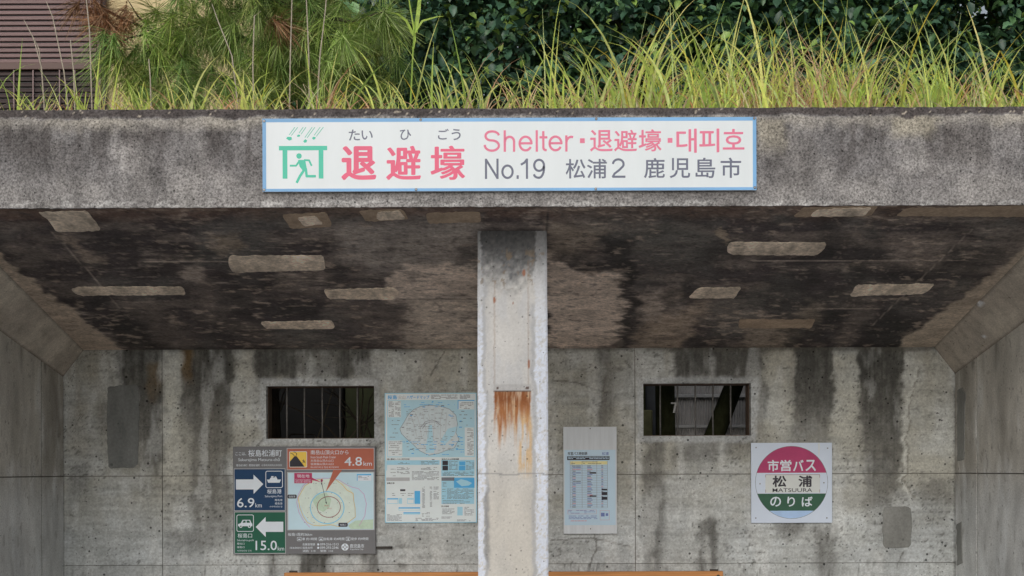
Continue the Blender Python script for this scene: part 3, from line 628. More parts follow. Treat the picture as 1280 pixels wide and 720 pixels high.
# steel linings and bars of the two openings
def opening(W, bars):
    x0, x1, z0, z1 = W; g = MB(); t = .006; y0, y1 = DB + .06, DB + .20
    g.box(x0 + .001, x1 - .001, y0, y1, z1 - t, z1 - .001); g.box(x0 + .001, x1 - .001, y0, y1, z0 + .001, z0 + t)
    g.box(x0 + .001, x0 + t, y0 + .002, y1 - .002, z0 + t + .001, z1 - t - .001); g.box(x1 - t, x1 - .001, y0 + .002, y1 - .002, z0 + t + .001, z1 - t - .001)
    f = g.build('window_frame', M['rust'], sh)
    for b in bars:
        x = xpx(b, DB + .07); jig = random.uniform(-.004, .004)
        o = MB().tube([(x, DB + .07, z0 + t * .5), (x + jig, DB + .07, (z0 + z1) / 2), (x, DB + .07, z1 - t * .5)], .006, 8).build('bar', M['barsteel'], f, True)
        o.matrix_parent_inverse = f.matrix_parent_inverse.copy() if False else Matrix.Translation((0, -DF, 0)) @ Matrix.Identity(4)
        o.matrix_parent_inverse = (Matrix.Translation(sh.location) @ f.matrix_parent_inverse).inverted()
opening(W1, (359, 381, 403, 425.5, 447)); opening(W2, (825.6, 847.4, 869.5, 891.6, 913.6))

# ------------------------------------------------------------------ flat boards with print
class Board:
    def __init__(s, root, cx, cy, D): s.r = root; s.c = P(cx, cy, D); s.cx, s.cy, s.D = cx, cy, D; s.lay = 0
    def at(s, px, py, e=0.0): k = s.D / F; return Vector((s.c.x + (px - s.cx) * k, s.D - e, s.c.z - (py - s.cy) * k))
    def flat(s, name, polys, mat, lay=1, parent=None):
        b = MB()
        for p in polys: b.add([s.at(x, y, lay * .0004) for x, y in p], [tuple(range(len(p)))])
        o = b.build(name, mat, parent or s.r)
        if len(polys) > 1 and name.endswith('print'): o['kind'] = 'stuff'
        return o
    def rects(s, name, rs, mat, lay=1): return s.flat(name, [[(a, b), (c, b), (c, d), (a, d)] for a, b, c, d in rs], mat, lay)
    def slab(s, name, x0, y0, x1, y1, th, mat, bev=.0015):
        a, c = s.at(x0, y1), s.at(x1, y0); return MB().box(a.x, c.x, s.D, s.D + th, a.z, c.z, bev).build(name, mat, s.r)
    def stroke(s, name, lines, w, mat, lay=1, closed=False):
        polys = []
        for pts in lines:
            pts = [np.array(p, float) for p in pts]; n = len(pts)
            for i in range(n if closed else n - 1):
                a, b = pts[i], pts[(i + 1) % n]; d = b - a; l = np.hypot(*d)
                if l < 1e-6: continue
                d /= l; q = np.array((-d[1], d[0])) * w / 2; a2, b2 = a - d * w * .25, b + d * w * .25
                polys.append([a2 + q, b2 + q, b2 - q, a2 - q])
        b = MB()
        for k, p in enumerate(polys): b.add([s.at(x, y, lay * .0004 + (k % 3) * .00004) for x, y in p], [(0, 1, 2, 3)])
        o = b.build(name, mat, s.r)
        if len(lines) > 1 and name.endswith('print'): o['kind'] = 'stuff'
        return o
    def disc(s, name, cx, cy, rx, mat, lay=1, ry=None, n=28):
        return s.flat(name, [[(cx + rx * math.cos(2 * math.pi * k / n), cy + (ry or rx) * math.sin(2 * math.pi * k / n)) for k in range(n)]], mat, lay)
    def text(s, body, x0, y0, x1, y1, mat, lay=1, bold=0.0, name='lettering', vert=1.0):
        key = (body, bold); T = TXT.get(key)
        if T is None:
            cu = bpy.data.curves.new('t', 'FONT'); cu.body = body; cu.offset = bold if bold < .0065 else 0.0; cu.resolution_u = 3; cu.size = 1.0
            ob = bpy.data.objects.new('t', cu); C.objects.link(ob)
            dg = bpy.context.evaluated_depsgraph_get(); mm = bpy.data.meshes.new_from_object(ob.evaluated_get(dg))
            V = np.empty(len(mm.vertices) * 3); mm.vertices.foreach_get('co', V); V = V.reshape(-1, 3)
            T = (V, [tuple(p.vertices) for p in mm.polygons]); TXT[key] = T
            bpy.data.objects.remove(ob); bpy.data.curves.remove(cu); bpy.data.meshes.remove(mm)
        V, Fc = T
        if not len(V): return
        a, b = V.min(0), V.max(0); w = np.maximum(b - a, 1e-6)
        X = x0 + (V[:, 0] - a[0]) / w[0] * (x1 - x0); Y = y1 - (V[:, 1] - a[1]) / w[1] * (y1 - y0)
        if bold < .0065: return link(name, mesh(name, [s.at(p, q, lay * .0004) for p, q in zip(X, Y)], Fc), mat, s.r)
        mb = MB(); d = bold * (y1 - y0) * 1.05; dv = d * vert; cx, cy = (x0 + x1) / 2, (y0 + y1) / 2     # a heavier weight: the strokes thickened all round
        kx, ky = 1 - 2 * d / (x1 - x0), 1 - 2 * dv / (y1 - y0)
        for k in range(9):
            w = k * math.pi / 4; ox, oy = (d * math.cos(w), dv * math.sin(w)) if k < 8 else (0, 0)
            mb.add([s.at(cx + (p - cx) * kx + ox, cy + (q - cy) * ky + oy, lay * .0004 + k * .00003) for p, q in zip(X, Y)], Fc)
        return mb.build(name, mat, s.r)
    def screw(s, px, py, r=.008, mat=None):
        c = s.at(px, py); b = MB(); b.tube([(c.x, s.D + .001, c.z), (c.x, s.D - .002, c.z), (c.x, s.D - .004, c.z)], [r, r, r * .6], 10); return b.build('screw', mat or M['steel'], s.r)
    def dashes(s, name, x0, y0, x1, y1, pitch, h, mat, lay=1, fill=.8, seg=(1.2, 5), ragged=True):
        rs = []; y = y0
        while y + h <= y1 + .01:
            x = x0 + random.uniform(0, .4); xe = x1 - (random.uniform(0, .35) * (x1 - x0) if ragged and random.random() < .35 else 0)
            while x < xe:
                w = random.uniform(*seg)
                if random.random() < fill: rs.append((x, y, min(x + w, xe), y + h))
                x += w + random.uniform(.3, .7)
            y += pitch
        return s.rects(name, rs, mat, lay)
TXT = {}
# --- the shelter sign on the beam
DS = DF - .030
r = thing('shelter_sign', P(637, 238, DS), 'long white shelter sign with blue border on the beam above the pillar', 'sign')
b = Board(r, 637, 193, DS)
b.slab('panel', 328, 147.2, 945.6, 238.6, .016, M['white'])
b.rects('border', [(328.1, 147.3, 945.5, 151.8), (328.1, 235.0, 945.5, 238.5), (328.1, 151.8, 332.7, 235.0), (941.0, 151.8, 945.5, 235.0)], M['blue'])
for t, x0, y0, x1, y1 in (('た', 436, 161.3, 450, 175), ('い', 452, 162.5, 466, 174), ('ひ', 500, 161.5, 514, 174.5), ('ご', 547.5, 160.8, 561, 174.2), ('う', 564.5, 161, 576, 175)):
    b.text(t, x0, y0, x1, y1, M['slate'], 1, .012)
for t, x0, x1, bo, ve in (('退', 426.5, 470.5, .034, .75), ('避', 482.5, 526.2, .026, .55), ('壕', 538, 581.5, .026, .38)): b.text(t, x0, 181.8, x1, 224.6, M['pink'], 1, bo, 'lettering', ve)
def arc(cx, cy, rx, ry, a0, a1, n=14): return [(cx + rx * math.cos(R(a0 + (a1 - a0) * k / n)), cy - ry * math.sin(R(a0 + (a1 - a0) * k / n))) for k in range(n + 1)]
for glyph in ([arc(615, 169.6, 8.6, 5.4, 12, 90, 8) + arc(614.4, 169.9, 7.4, 5.6, 90, 255, 12) + arc(614.8, 181.9, 8.8, 6.4, 82, -90, 14) + arc(614.6, 181.2, 8.6, 7.0, -90, -176, 8)], [[(631, 163.6), (631, 189)], [(631, 178.5)] + arc(637, 177.0, 5.6, 6.0, 175, 0, 10) + [(642.6, 189)]],
              [[(650, 179.2), (664.4, 179.2)] + arc(657, 179.5, 7.4, 8.5, 2, 325, 24)], [[(671, 163.6), (671, 189)]], [[(679.2, 164.8), (679.2, 184)] + arc(682.4, 184.2, 3.2, 3.6, 180, 275, 6), [(675, 171.8), (683.6, 171.8)]], [[(687.4, 179.2), (701.8, 179.2)] + arc(694.4, 179.5, 7.4, 8.5, 2, 325, 24)], [[(708, 170.2), (708, 189)], [(708, 178.5)] + arc(714.2, 178.0, 6.0, 6.6, 175, 75, 8)]):
    b.stroke('lettering', glyph, 2.9, M['pink2'])
b.rects('lettering', [(725, 173.2, 731, 179.2), (834.6, 173.2, 840.6, 179.2)], M['pink2'])
for t, x0, y0, x1, y1 in (('退', 737.5, 162.8, 766, 189.8), ('避', 767.5, 162.8, 796.3, 189.8), ('壕', 798.3, 162.2, 827, 189.9), ('대', 845.5, 161.6, 871, 191.8), ('피', 874, 161.6, 899.2, 191.3), ('호', 903.5, 162.2, 930.5, 188)):
    b.text(t, x0, y0, x1, y1, M['pink2'], 1, .012)
for glyph in ([[(607.4, 223), (607.4, 199), ], [(607.6, 199.6), (621.6, 222.4)], [(621.8, 223), (621.8, 199)]], [arc(634.3, 214.7, 6.4, 7.7, 0, 360, 24)], [[(647, 219.8), (647, 223)]], [[(658.6, 223), (658.6, 199)], [(658.4, 199.6), (655.5, 203.4), (651.6, 205.6)]], [arc(673.8, 206.8, 6.1, 6.9, 0, 360, 22), arc(673.8, 209.4, 6.2, 12.8, 12, -92, 12) + arc(673.6, 217.6, 6.2, 4.8, -92, -168, 6)]):
    b.stroke('lettering', glyph, 2.7, M['slate'])
b.stroke('lettering', [arc(772.8, 205.6, 6.6, 5.9, 172, -30, 14) + [(774, 213), (768, 217.6), (766, 221.4), (781, 221.4)]], 2.7, M['slate'])
for t, x0, y0, x1, y1 in (('松', 707, 199, 731.8, 223.4), ('浦', 733.6, 199, 758.6, 223.4), ('鹿', 805, 198.2, 831, 223.3), ('児', 837, 198.2, 862.6, 223.3), ('島', 869.3, 198, 894, 223.4), ('市', 900.7, 198, 926.4, 223.4)):
    b.text(t, x0, y0, x1, y1, M['slate'], 1, .010)
b.rects('pictogram', [(348.7, 181.5, 409, 187.0), (353.2, 187.0, 359.2, 222.4), (398.3, 187.0, 404.2, 222.4)], M['green'])
b.disc('pictogram', 373.8, 194.1, 3.4, M['green'])
b.flat('pictogram', [[(372.5, 199), (381.5, 199), (383.5, 210), (384.2, 212), (378.5, 212.5), (374.5, 207.5)]], M['green'], 1)
b.stroke('pictogram', [[(374.5, 200), (370, 206.2), (362.8, 206.2)], [(380.5, 199.2), (386.3, 199.6), (389.3, 206)]], 2.3, M['green'], 1.5)
b.stroke('pictogram', [[(380.5, 211), (375, 219), (371, 227)], [(382.3, 210.5), (383.3, 219.4), (394, 219.4)]], 3.1, M['green'], 2)
b.flat('pictogram', [[(357.8, 172.3), (359.5, 170), (364.5, 170.3), (365, 173.5), (361.5, 174.8)], [(371, 169), (373, 167.3), (375.5, 167.8), (374.8, 169.8), (372, 170.2)], [(379, 175.5), (381.8, 173), (384, 174.7), (383, 177.3), (380.3, 177.5)], [(390, 171.8), (391.8, 170), (394.8, 170.7), (394, 173.2), (391.6, 173.8)]], M['green'])
b.stroke('pictogram', [[(361.7, 167.5), (368.7, 158.3)], [(364.5, 168.3), (372.2, 158.3)], [(374, 165.3), (379, 158.3)], [(376.5, 166.8), (382.5, 158.3)], [(381.2, 171), (390.3, 158.3)], [(384, 171.4), (393.7, 158.3)], [(392.8, 168.3), (400.3, 158.3)], [(395.6, 169.5), (404.3, 158.3)]], .75, M['green'])
for x, y in ((330.3, 150.3), (330, 236.4), (526, 149.4), (520, 236.6), (745.5, 149), (744.5, 236.6), (943, 149), (943.4, 235.6)): b.screw(x, y, .0075)
# --- the distance and map board
DI = DB - .035
r = thing('information_board', P(380, 692, DI), 'grey information board with blue and green arrow panels and an island map', 'sign')
b = Board(r, 380, 625, DI)
b.slab('panel', 291.3, 558, 469.4, 692.6, .022, M['boardgrey'], .002)
W = M['bwhite']
b.rects('frame_line', [(292.4, 585.4, 356.9, 638.5), (292.6, 639.3, 357.2, 691.9)], M['bgreyline'], 1)
b.rects('blue_panel', [(293.2, 586.2, 356.1, 637.7)], M['navy'], 2)
b.rects('green_panel', [(293.4, 640.1, 356.4, 691.1)], M['dgreen'], 2)
b.rects('frame_line', [(358.6, 560, 468.2, 587.6), (359, 590, 468, 662.8)], M['bgreyline'], 1)
b.rects('orange_panel', [(359.4, 560.8, 467.4, 586.8)], M['orange'], 2)
for t, x0, y0, x1, y1, bo in (('ここは、', 294.5, 565, 308, 569, .005), ('桜島松浦町', 310.5, 562, 352.5, 570.6, .006), ('Sakurajima Matsura-chō', 298, 572.3, 350, 577.3, 0), ('樱岛松浦町  櫻島松浦町  사쿠라지마마쓰우라초', 295.5, 580, 352.5, 582.7, 0)):
    b.text(t, x0, y0, x1, y1, W, 1, bo)
b.flat('arrow', [[(295, 599), (317, 599), (317, 593), (329.2, 605), (317, 617.2), (317, 611.6), (295, 611.6)]], W, 3)
b.flat('arrow', [[(354, 652), (332, 652), (332, 646), (319.5, 658.5), (332, 671), (332, 664.7), (354, 664.7)]], W, 3)
def rbox(x0, y0, x1, y1, rr):
    p = []
    for cx, cy, a in ((x1 - rr, y0 + rr, -90), (x1 - rr, y1 - rr, 0), (x0 + rr, y1 - rr, 90), (x0 + rr, y0 + rr, 180)):
        for k in range(5): w = R(a + k * 22.5); p.append((cx + rr * math.cos(w), cy + rr * math.sin(w)))
    return p
b.stroke('pictogram', [rbox(332.4, 588.8, 353.2, 609.4, 2)], .8, W, 3, True); b.stroke('pictogram', [rbox(296, 643.4, 316.8, 664, 2)], .8, W, 3, True)
b.flat('pictogram', [[(333.8, 599.3), (337, 599.3), (338.2, 597), (346, 597), (347, 599.3), (351.5, 599.3), (349.6, 603.3), (335.2, 603.3)], [(339, 595), (342, 595), (342, 596.8), (339, 596.8)], [(343.5, 595.6), (345.3, 595.6), (346, 596.8), (343, 596.8)]], W, 3)
b.flat('pictogram', [[(297.4, 657.5), (297.6, 654.8), (301, 653.6), (303.2, 649.5), (312.6, 649.5), (314.2, 653.4), (315.4, 654.5), (315.4, 657.5)]], W, 3)
b.disc('pictogram', 301, 657.6, 2.0, W, 4); b.disc('pictogram', 311.7, 657.6, 2.0, W, 4); b.disc('pictogram', 301, 657.6, .9, M['dgreen'], 5); b.disc('pictogram', 311.7, 657.6, .9, M['dgreen'], 5)
b.flat('pictogram', [[(303, 653.2), (304.6, 650.5), (307, 650.5), (307, 653.2)], [(308.2, 650.5), (311.6, 650.5), (312.6, 653.2), (308.2, 653.2)]], M['dgreen'], 4)
for t, x0, y0, x1, y1, bo in (('桜島港', 334, 611.3, 352, 617, .006), ('Sakurajima Port', 331.2, 618.8, 353, 622.2, 0), ('樱岛港', 343.5, 623.6, 353, 626.3, 0), ('櫻島港', 343.5, 627.9, 353, 630.6, 0), ('사쿠라지마 항', 337, 632, 353, 634.4, 0), ('6.9', 296.3, 622.2, 318, 634, .006), ('km', 319.2, 628.6, 327.2, 634, 0),
                              ('桜島口', 297, 666.4, 315, 672, .006), ('Sakurajima-guchi', 296.2, 673.8, 317, 676.8, 0), ('樱岛口', 296.2, 678, 305.5, 680.6, 0), ('櫻島口', 296.2, 682.4, 305.5, 685, 0), ('사쿠라지마 구치', 296.2, 687, 314, 689.4, 0), ('15.0', 319.3, 675.6, 346, 687.6, .006), ('km', 347, 683, 355, 688, 0)):
    b.text(t, x0, y0, x1, y1, W, 3, bo)
b.flat('pictogram', [rbox(361.8, 564.2, 384, 584.2, 1.5)], W, 3); b.flat('pictogram', [rbox(362.4, 564.8, 383.4, 583.6, 1.2)], M['yellow'], 4)
b.flat('pictogram', [[(362.5, 577), (368.2, 570.2), (371, 570.2), (381, 583.4), (362.5, 583.4)]], M['ink'], 5)
b.stroke('pictogram', [[(368.3, 569.8), (366, 567.4), (363, 566)], [(370, 569.8), (371.3, 567.5), (369.5, 565.3), (367.3, 565)], [(379.6, 574.6), (380, 577), (378.6, 578.6)], [(378, 576), (381.6, 576.4)], [(380, 577), (381.8, 578.6)]], .7, M['ink'], 5)
for t, x0, y0, x1, y1, bo in (('南岳山頂火口から', 388.5, 562.8, 435.8, 568.3, .005), ('from South Peak Crater', 388.5, 570, 420, 573, 0), ('从南岳山顶火山口', 388.5, 574.4, 417, 577.3, 0), ('從南嶽山頂火山口', 388.5, 578.6, 417, 581.5, 0), ('미나미다케 산 정상 화구로부터', 388.5, 583, 423.5, 585.4, 0), ('4.8', 430.8, 571.4, 452.6, 582.4, .006), ('km', 454.5, 577, 465, 582.4, 0)):
    b.text(t, x0, y0, x1, y1, W, 3, bo)
b.rects('map_sheet', [(360.2, 591, 467, 662)], M['sea'], 2)
isl = [(373, 622), (377, 613), (383, 606), (391, 601.5), (402, 599.3), (413, 598.5), (424, 601), (433, 606), (439, 612), (442, 617), (441, 626), (443, 634), (443, 646), (436, 652), (424, 655), (414, 657), (404, 657.5), (394, 657), (386, 651), (380, 643), (376, 633), (372, 627)]
b.flat('map_print', [isl], M['land'], 3)
b.flat('map_print', [[(390, 625), (397, 618), (408, 616), (414, 624), (412, 634), (404, 640), (396, 636)], [(435, 657), (444, 651), (466.5, 649.5), (466.5, 661.5), (438, 661.5)]], M['land2'], 4)
ring = lambda cx, cy, rx, ry, n=36: [(cx + rx * math.cos(2 * math.pi * k / n), cy + ry * math.sin(2 * math.pi * k / n)) for k in range(n)]
b.stroke('map_print', [ring(409, 634.6, 21, 20)], 1.1, M['cyan'], 5, True); b.stroke('map_print', [ring(411, 633.8, 14.5, 13)], .9, M['brown'], 5, True)
b.stroke('map_print', [[(413, 598), (400, 597.8), (388, 600), (379, 607), (373, 618), (371, 628), (373.5, 640), (379, 650), (387, 659)], [(413, 598), (424, 600.2), (433, 606), (440, 609), (448, 611), (455, 618), (458, 630), (456, 645), (449, 657)]], .6, M['violet'], 5)
b.stroke('map_print', [[(404, 598.8), (392, 600.5), (381, 607.5), (372.8, 622), (374.6, 634), (378.8, 645), (384, 653), (392, 656.8), (400, 657.4), (413, 656), (424, 658.5), (435, 653), (444, 646.5), (443.8, 635), (442.2, 626), (441.5, 617), (434, 613), (428, 606), (420, 599.8), (412, 598)]], .75, M['mustard'], 5)
b.flat('map_print', [[(417, 587.4), (428, 587.4), (407, 615.2)]], M['orange'], 6)
b.stroke('map_print', [[(402.3, 604), (408.2, 630)]], .6, M['ink'], 6)
b.flat('map_print', [[(402.3, 606.5), (401.2, 603.8), (403, 603.4)], [(408.2, 630), (406.6, 627.8), (408.5, 627.4)]], M['ink'], 6)
b.flat('map_print', [[(390, 597), (390, 600), (402, 603)]], M['magenta'], 6); b.rects('map_label', [(368, 591.2, 390.2, 604)], M['magenta'], 7)
b.text('現在地', 371.5, 593, 387, 597.2, W, 8, .006); b.text('Current location', 369.5, 598.6, 388.5, 600.8, W, 8, 0); b.text('现在位置  現在位置', 369.5, 601.5, 388.5, 603.2, W, 8, 0)
b.disc('map_print', 402.3, 600.6, 1.5, M['busred'], 7); b.flat('map_print', [[(401, 601), (403.6, 601), (402.3, 603.6)]], M['busred'], 7)
b.flat('map_label', [rbox(359.3, 618.2, 371, 623, 1.6)], M['ink'], 7); b.flat('map_label', [rbox(423, 653.6, 434.6, 658.6, 1.6)], M['ink'], 7)
b.text('桜島港', 361, 619.3, 369.3, 622, W, 8); b.text('桜島口', 425, 654.8, 432.6, 657.4, W, 8)
b.rects('map_print', [(446.2, 592.8, 464.2, 601.2)], M['bwhite'], 5); b.rects('map_print', [(446.2, 592.8, 464.2, 594.4), (446.2, 594.4, 447.2, 601.2)], M['postblue'], 6); b.dashes('map_print', 448, 595.4, 463.6, 601, 1.7, .6, M['inkgrey'], 6)
b.dashes('map_print', 378, 604, 438, 654, 6.1, .5, M['inkgrey'], 4, .12, (.6, 2))
b.text('南岳', 405.5, 631.2, 411, 633, M['orange'], 6); b.text('昭和火口', 409, 634.6, 414.5, 636.4, M['orange'], 6)
for t, x0, y0, x1, y1 in (('桜島1周約36km', 360, 666, 390, 670), ('車 約1時間', 377.6, 672, 396, 675.5), ('自転車 約4時間', 404.6, 672, 430.3, 675.5), ('徒歩 約9時間', 438.6, 672, 460.2, 675.5), ('危機管理課', 378, 679, 393.6, 682), ('桜島支所', 378, 683.3, 390.6, 686.2), ('消防  119', 378, 687.3, 394, 690.2), ('099-216-1513', 400, 679, 423, 682), ('099-293-2346', 400, 683.2, 423, 686.2),
                          ('警察  110', 400, 687.3, 416, 690.2), ('［緊急連絡先］', 362, 683.6, 377, 686), ('鹿児島市', 437.2, 680.2, 455, 685.2), ('Kagoshima City', 437.6, 686, 454, 688)):
    b.text(t, x0, y0, x1, y1, W, 1, .003)
b.stroke('pictogram', [rbox(371.4, 671.6, 376.4, 676, .6), rbox(398.6, 671.6, 403.6, 676, .6), rbox(432.4, 671.6, 437.4, 676, .6)], .45, W, 1, True)
b.flat('pictogram', [[(372.3, 674.8), (373, 673.4), (374.8, 673.4), (375.6, 674.8)], [(399.5, 675), (401, 672.8), (402.8, 675)], [(434.6, 672.4), (435.4, 672.4), (435.8, 675.4), (434.2, 675.4)]], W, 1)
b.disc('emblem', 431, 684, 4.5, W, 1); b.rects('emblem', [(430.5, 680.2, 431.5, 682.6), (430.5, 685.4, 431.5, 687.8), (427.2, 683.5, 429.6, 684.5), (432.4, 683.5, 434.8, 684.5)], M['boardgrey'], 2); b.stroke('emblem', [ring(431, 684, 1.7, 1.7, 16)], .5, M['boardgrey'], 2, True)
b.disc('pictogram', 397.6, 680.6, 1.4, W, 1, None, 12); b.disc('pictogram', 397.6, 684.8, 1.4, W, 1, None, 12)
c = b.at(480, 685); MB().box(b.at(469.6, 0).x, b.at(490, 0).x, DI + .004, DB - .003, c.z - .007, c.z + .009, .002).build('mounting_bracket', M['darksteel'], r)
# --- hazard map poster
DH = DB - .014
r = thing('hazard_map_poster', P(538, 653, DH), 'pale blue volcano hazard map poster pasted beside the pillar', 'poster')
b = Board(r, 538, 572, DH); b.slab('sheet', 481, 491, 596, 653.5, .009, M['postpale'], .001); b.rects('sheet_print', [(482.3, 492.2, 594.8, 652.4)], M['postwhite'], 1)
PB, PS, PI = M['postblue'], M['postsea'], M['inkgrey']
b.text('桜島', 484.8, 493.8, 496.6, 499.2, PB, 2, .02); b.text('火山', 498, 494.2, 507, 499, M['bgreyline'], 2, .01); b.text('ハザードマップ', 508.5, 494.2, 537, 498.8, PB, 2, .02)
b.dashes('map_print', 539, 493.6, 572, 498.6, 1.4, .6, PI, 2); b.dashes('map_print', 575, 493.6, 588, 498.6, 1.4, .7, PI, 2)
b.rects('map_print', [(484, 500, 593.6, 571.5)], PS, 2)
pisl = [(500, 536), (505, 528), (510, 519), (517, 512), (526, 508), (538, 506.5), (552, 508), (562, 511.5), (570, 519), (572, 530), (570, 541), (574, 549), (568, 560), (558, 563), (548, 567), (536, 569), (524, 563), (516, 555), (508, 548), (502, 542)]
b.flat('map_print', [pisl], M['postland'], 3); b.flat('map_print', [[(536, 531), (540, 531), (543, 566), (532, 566)], [(560, 536), (572, 533), (568, 544), (556, 556), (550, 552)]], PS, 4)
b.stroke('map_print', [[(528, 536), (532, 530), (538, 527.5), (546, 527.5), (552, 532)], [(526, 534), (532, 527), (540, 525), (550, 528)]], .5, PI, 4)
b.stroke('map_print', [pisl], .45, PI, 4, True)
for k in range(46):
    a = random.uniform(0, 6.28); rr = random.uniform(.86, 1.12); x, y = 537 + 38 * rr * math.cos(a), 538 + 33 * rr * math.sin(a)
    b.rects('map_print', [(x, y, x + random.uniform(2, 4), y + 1.0)], PB if k % 3 else PI, 5) if k % 2 == 0 else None
b.dashes('map_print', 508, 512, 568, 564, 2.1, .5, PI, 5, .32, (1.2, 4)); b.dashes('map_print', 505, 503, 570, 510, 2.6, .6, PB, 5, .35, (2, 5)); b.dashes('map_print', 504, 552, 580, 570, 3.2, .7, PB, 5, .3, (2, 5))
for k in range(7): b.stroke('map_print', [[(512 + 8 * k + random.uniform(-2, 2), 512 + random.uniform(0, 6)), (516 + 7 * k, 524), (520 + 6 * k + random.uniform(-3, 3), 548)]], .35, M['bgreyline'], 4)
b.dashes('map_print', 487, 520, 500, 566, 5.2, .6, PI, 4, .5); b.dashes('map_print', 574, 514, 590, 536, 4.3, .7, PI, 4, .5)
b.rects('map_print', [(485, 501, 501.5, 521.5), (484.6, 550.5, 503, 570.5), (573, 501, 593, 512), (581, 534.5, 592.4, 570)], M['postwhite'], 5); b.rects('map_print', [(572.4, 500.4, 593.4, 501.4), (572.4, 501.4, 573.4, 511.4)], PB, 6)
for q in ((486, 502, 492.5, 521, 1.5), (494, 502, 501, 521, 1.5), (486, 552, 502, 570, 2.2), (575, 503, 592, 511.4, 1.9), (584, 536, 592, 569.4, 1.6)): b.dashes('map_print', *q, .6, PI, 6, .75)
b.rects('map_print', [(483.6, 575.3, 549.4, 581), (482.8, 575.3, 483.8, 588), (551.6, 596.5, 592.6, 630), (551.4, 575, 593, 595.4), (483.8, 622.6, 497.6, 629.6), (498.2, 622.6, 502.4, 629.6), (508.8, 622.6, 517.4, 629.6), (498, 634, 525, 638), (504, 640.4, 525, 643), (571.4, 633.6, 578, 644.4)], M['postpale'], 2)
b.rects('map_print', [(567.4, 597.6, 593, 609.8), (518, 613.6, 525, 629.8), (574, 577, 581.4, 581.8), (573.6, 582.4, 581.4, 588), (498, 634, 525, 635.4), (504, 640.2, 525, 641.4), (483.8, 622.6, 497.6, 623.8)], PB, 3)
b.rects('map_print', [(553, 576, 560, 581.6), (553, 582.2, 560, 588), (500, 611.4, 506.5, 613.8)], M['ink'], 3); b.rects('map_print', [(482.8, 596.8, 512, 601)], M['bgreyline'], 2)
b.rects('map_print', [(484.5, 624.4, 496.8, 629), (509.4, 624.4, 516.8, 629), (498.8, 635.8, 524.4, 637.6)], M['postwhite'], 4)
b.flat('map_print', [[(570, 602), (576, 599), (584, 601), (590, 604), (586, 607), (577, 608)]], M['postpale'], 4)
b.text('噴火警戒レベルと防災対応', 484, 572.8, 512, 575, M['ink'], 2, .02); b.text('過去の火山災害実績', 552, 573, 573.6, 575.2, M['ink'], 2, .02); b.text('避難手順', 483.6, 602.8, 493, 604.8, M['ink'], 2, .02); b.text('防災情報', 551.6, 632, 561, 634, M['ink'], 2, .02); b.rects('map_print', [(551.8, 596.8, 568, 601)], M['inkgrey'], 3)
for q in ((496, 584, 512, 588, 1.3), (526, 584, 549, 587.6, 1.3), (496, 589, 512, 592.4, 1.3), (514.6, 589.2, 548.6, 600.6, 1.45), (488, 586, 494.6, 595.6, 4.2), (497, 578, 512, 580.6, 1.3), (526, 576.6, 548, 580.6, 1.6), (561, 577, 572, 588, 1.6), (582.4, 577, 592.6, 588, 1.6), (553, 590, 592, 595, 1.4),
          (527.5, 608.5, 531, 636, 1.35), (537, 608.5, 540, 636, 1.35), (541.6, 608.5, 548.4, 625, 1.35), (553, 603, 558, 609, 1.5), (552.4, 611.4, 556.8, 624, 2.8), (558.6, 611, 592, 624, 1.5), (553, 625.4, 590, 630, 1.9), (552.4, 636, 568, 644, 1.5), (580, 634, 592, 644.4, 1.6), (483.6, 643, 502, 651, 1.4), (519, 647.5, 548, 651.4, 1.4), (527, 640.4, 537, 646, 1.5), (551.4, 646, 566, 648, 1.4), (571, 649.6, 592, 652, 1.3), (486, 616.4, 494, 621, 2.4), (500, 616.4, 507, 621, 2.4), (509.4, 616.4, 517, 621, 2.4)):
    b.dashes('map_print', *q, .55, PI, 5, .8)
# --- timetable
DT = DB - .028
r = thing('timetable_board', P(738, 667, DT), 'tall white plywood board with a printed bus timetable taped on', 'notice board')
b = Board(r, 738, 600, DT); b.slab('panel', 704.3, 533.4, 771, 667.2, .015, M['ttboard'], .001)
b.rects('timetable_sheet', [(705.6, 562.4, 769.4, 656.4)], M['ttpaper'], 1)
TI, TB_ = M['ink'], M['ttblue']
b.text('市営バス時刻表', 709.6, 564.8, 734.4, 569, TI, 2, .02); b.text('松浦', 752.6, 565, 761, 569, TB_, 2, .015); b.rects('timetable_print', [(709, 570.2, 762, 575)], M['ink'], 2)
b.dashes('timetable_print', 710, 571, 761, 574.6, 1.7, .8, M['ttpaper'], 3, .85)
b.rects('timetable_print', [(712.6, 576.4, 759.4, 580.6)], M['ttyellow'], 2); b.dashes('timetable_print', 727, 577, 747, 578, 1, .6, PI, 3); b.dashes('timetable_print', 714, 579, 758, 580, 1, .6, PI, 3, .4)
rows = [581.6 + k * 2.13 for k in range(26)]
b.stroke('timetable_print', [[(712.6, y), (759.4, y)] for k, y in enumerate(rows)], .22, PI, 2); b.stroke('timetable_print', [[(x, 576.4), (x, 634.4)] for x in (712.7, 715.2, 727.6, 746, 759.3)], .3, PI, 3)
for k, y in enumerate(rows[:-1]):
    col = M['ttred'] if k % 5 == 2 else (TB_ if k % 3 else PI)
    b.rects('timetable_print', [(715.6 + (k % 2) * .5, y + .5, 719.6, y + 1.4), (734, y + .5, 738.6 + k % 3, y + 1.4)] + ([(720, y + .5, 726, y + 1.4)] if k in (0, 1, 2, 4, 9, 10) else []) + [(751.6, y + .5, 754, y + 1.3)], col, 3)
b.rects('timetable_print', [(737, 590.2, 745.2, 592), (737, 619.2, 745.4, 621), (752, 611, 759, 613), (752, 615, 759, 619), (752, 621, 759, 624.8)], M['ink'], 4)
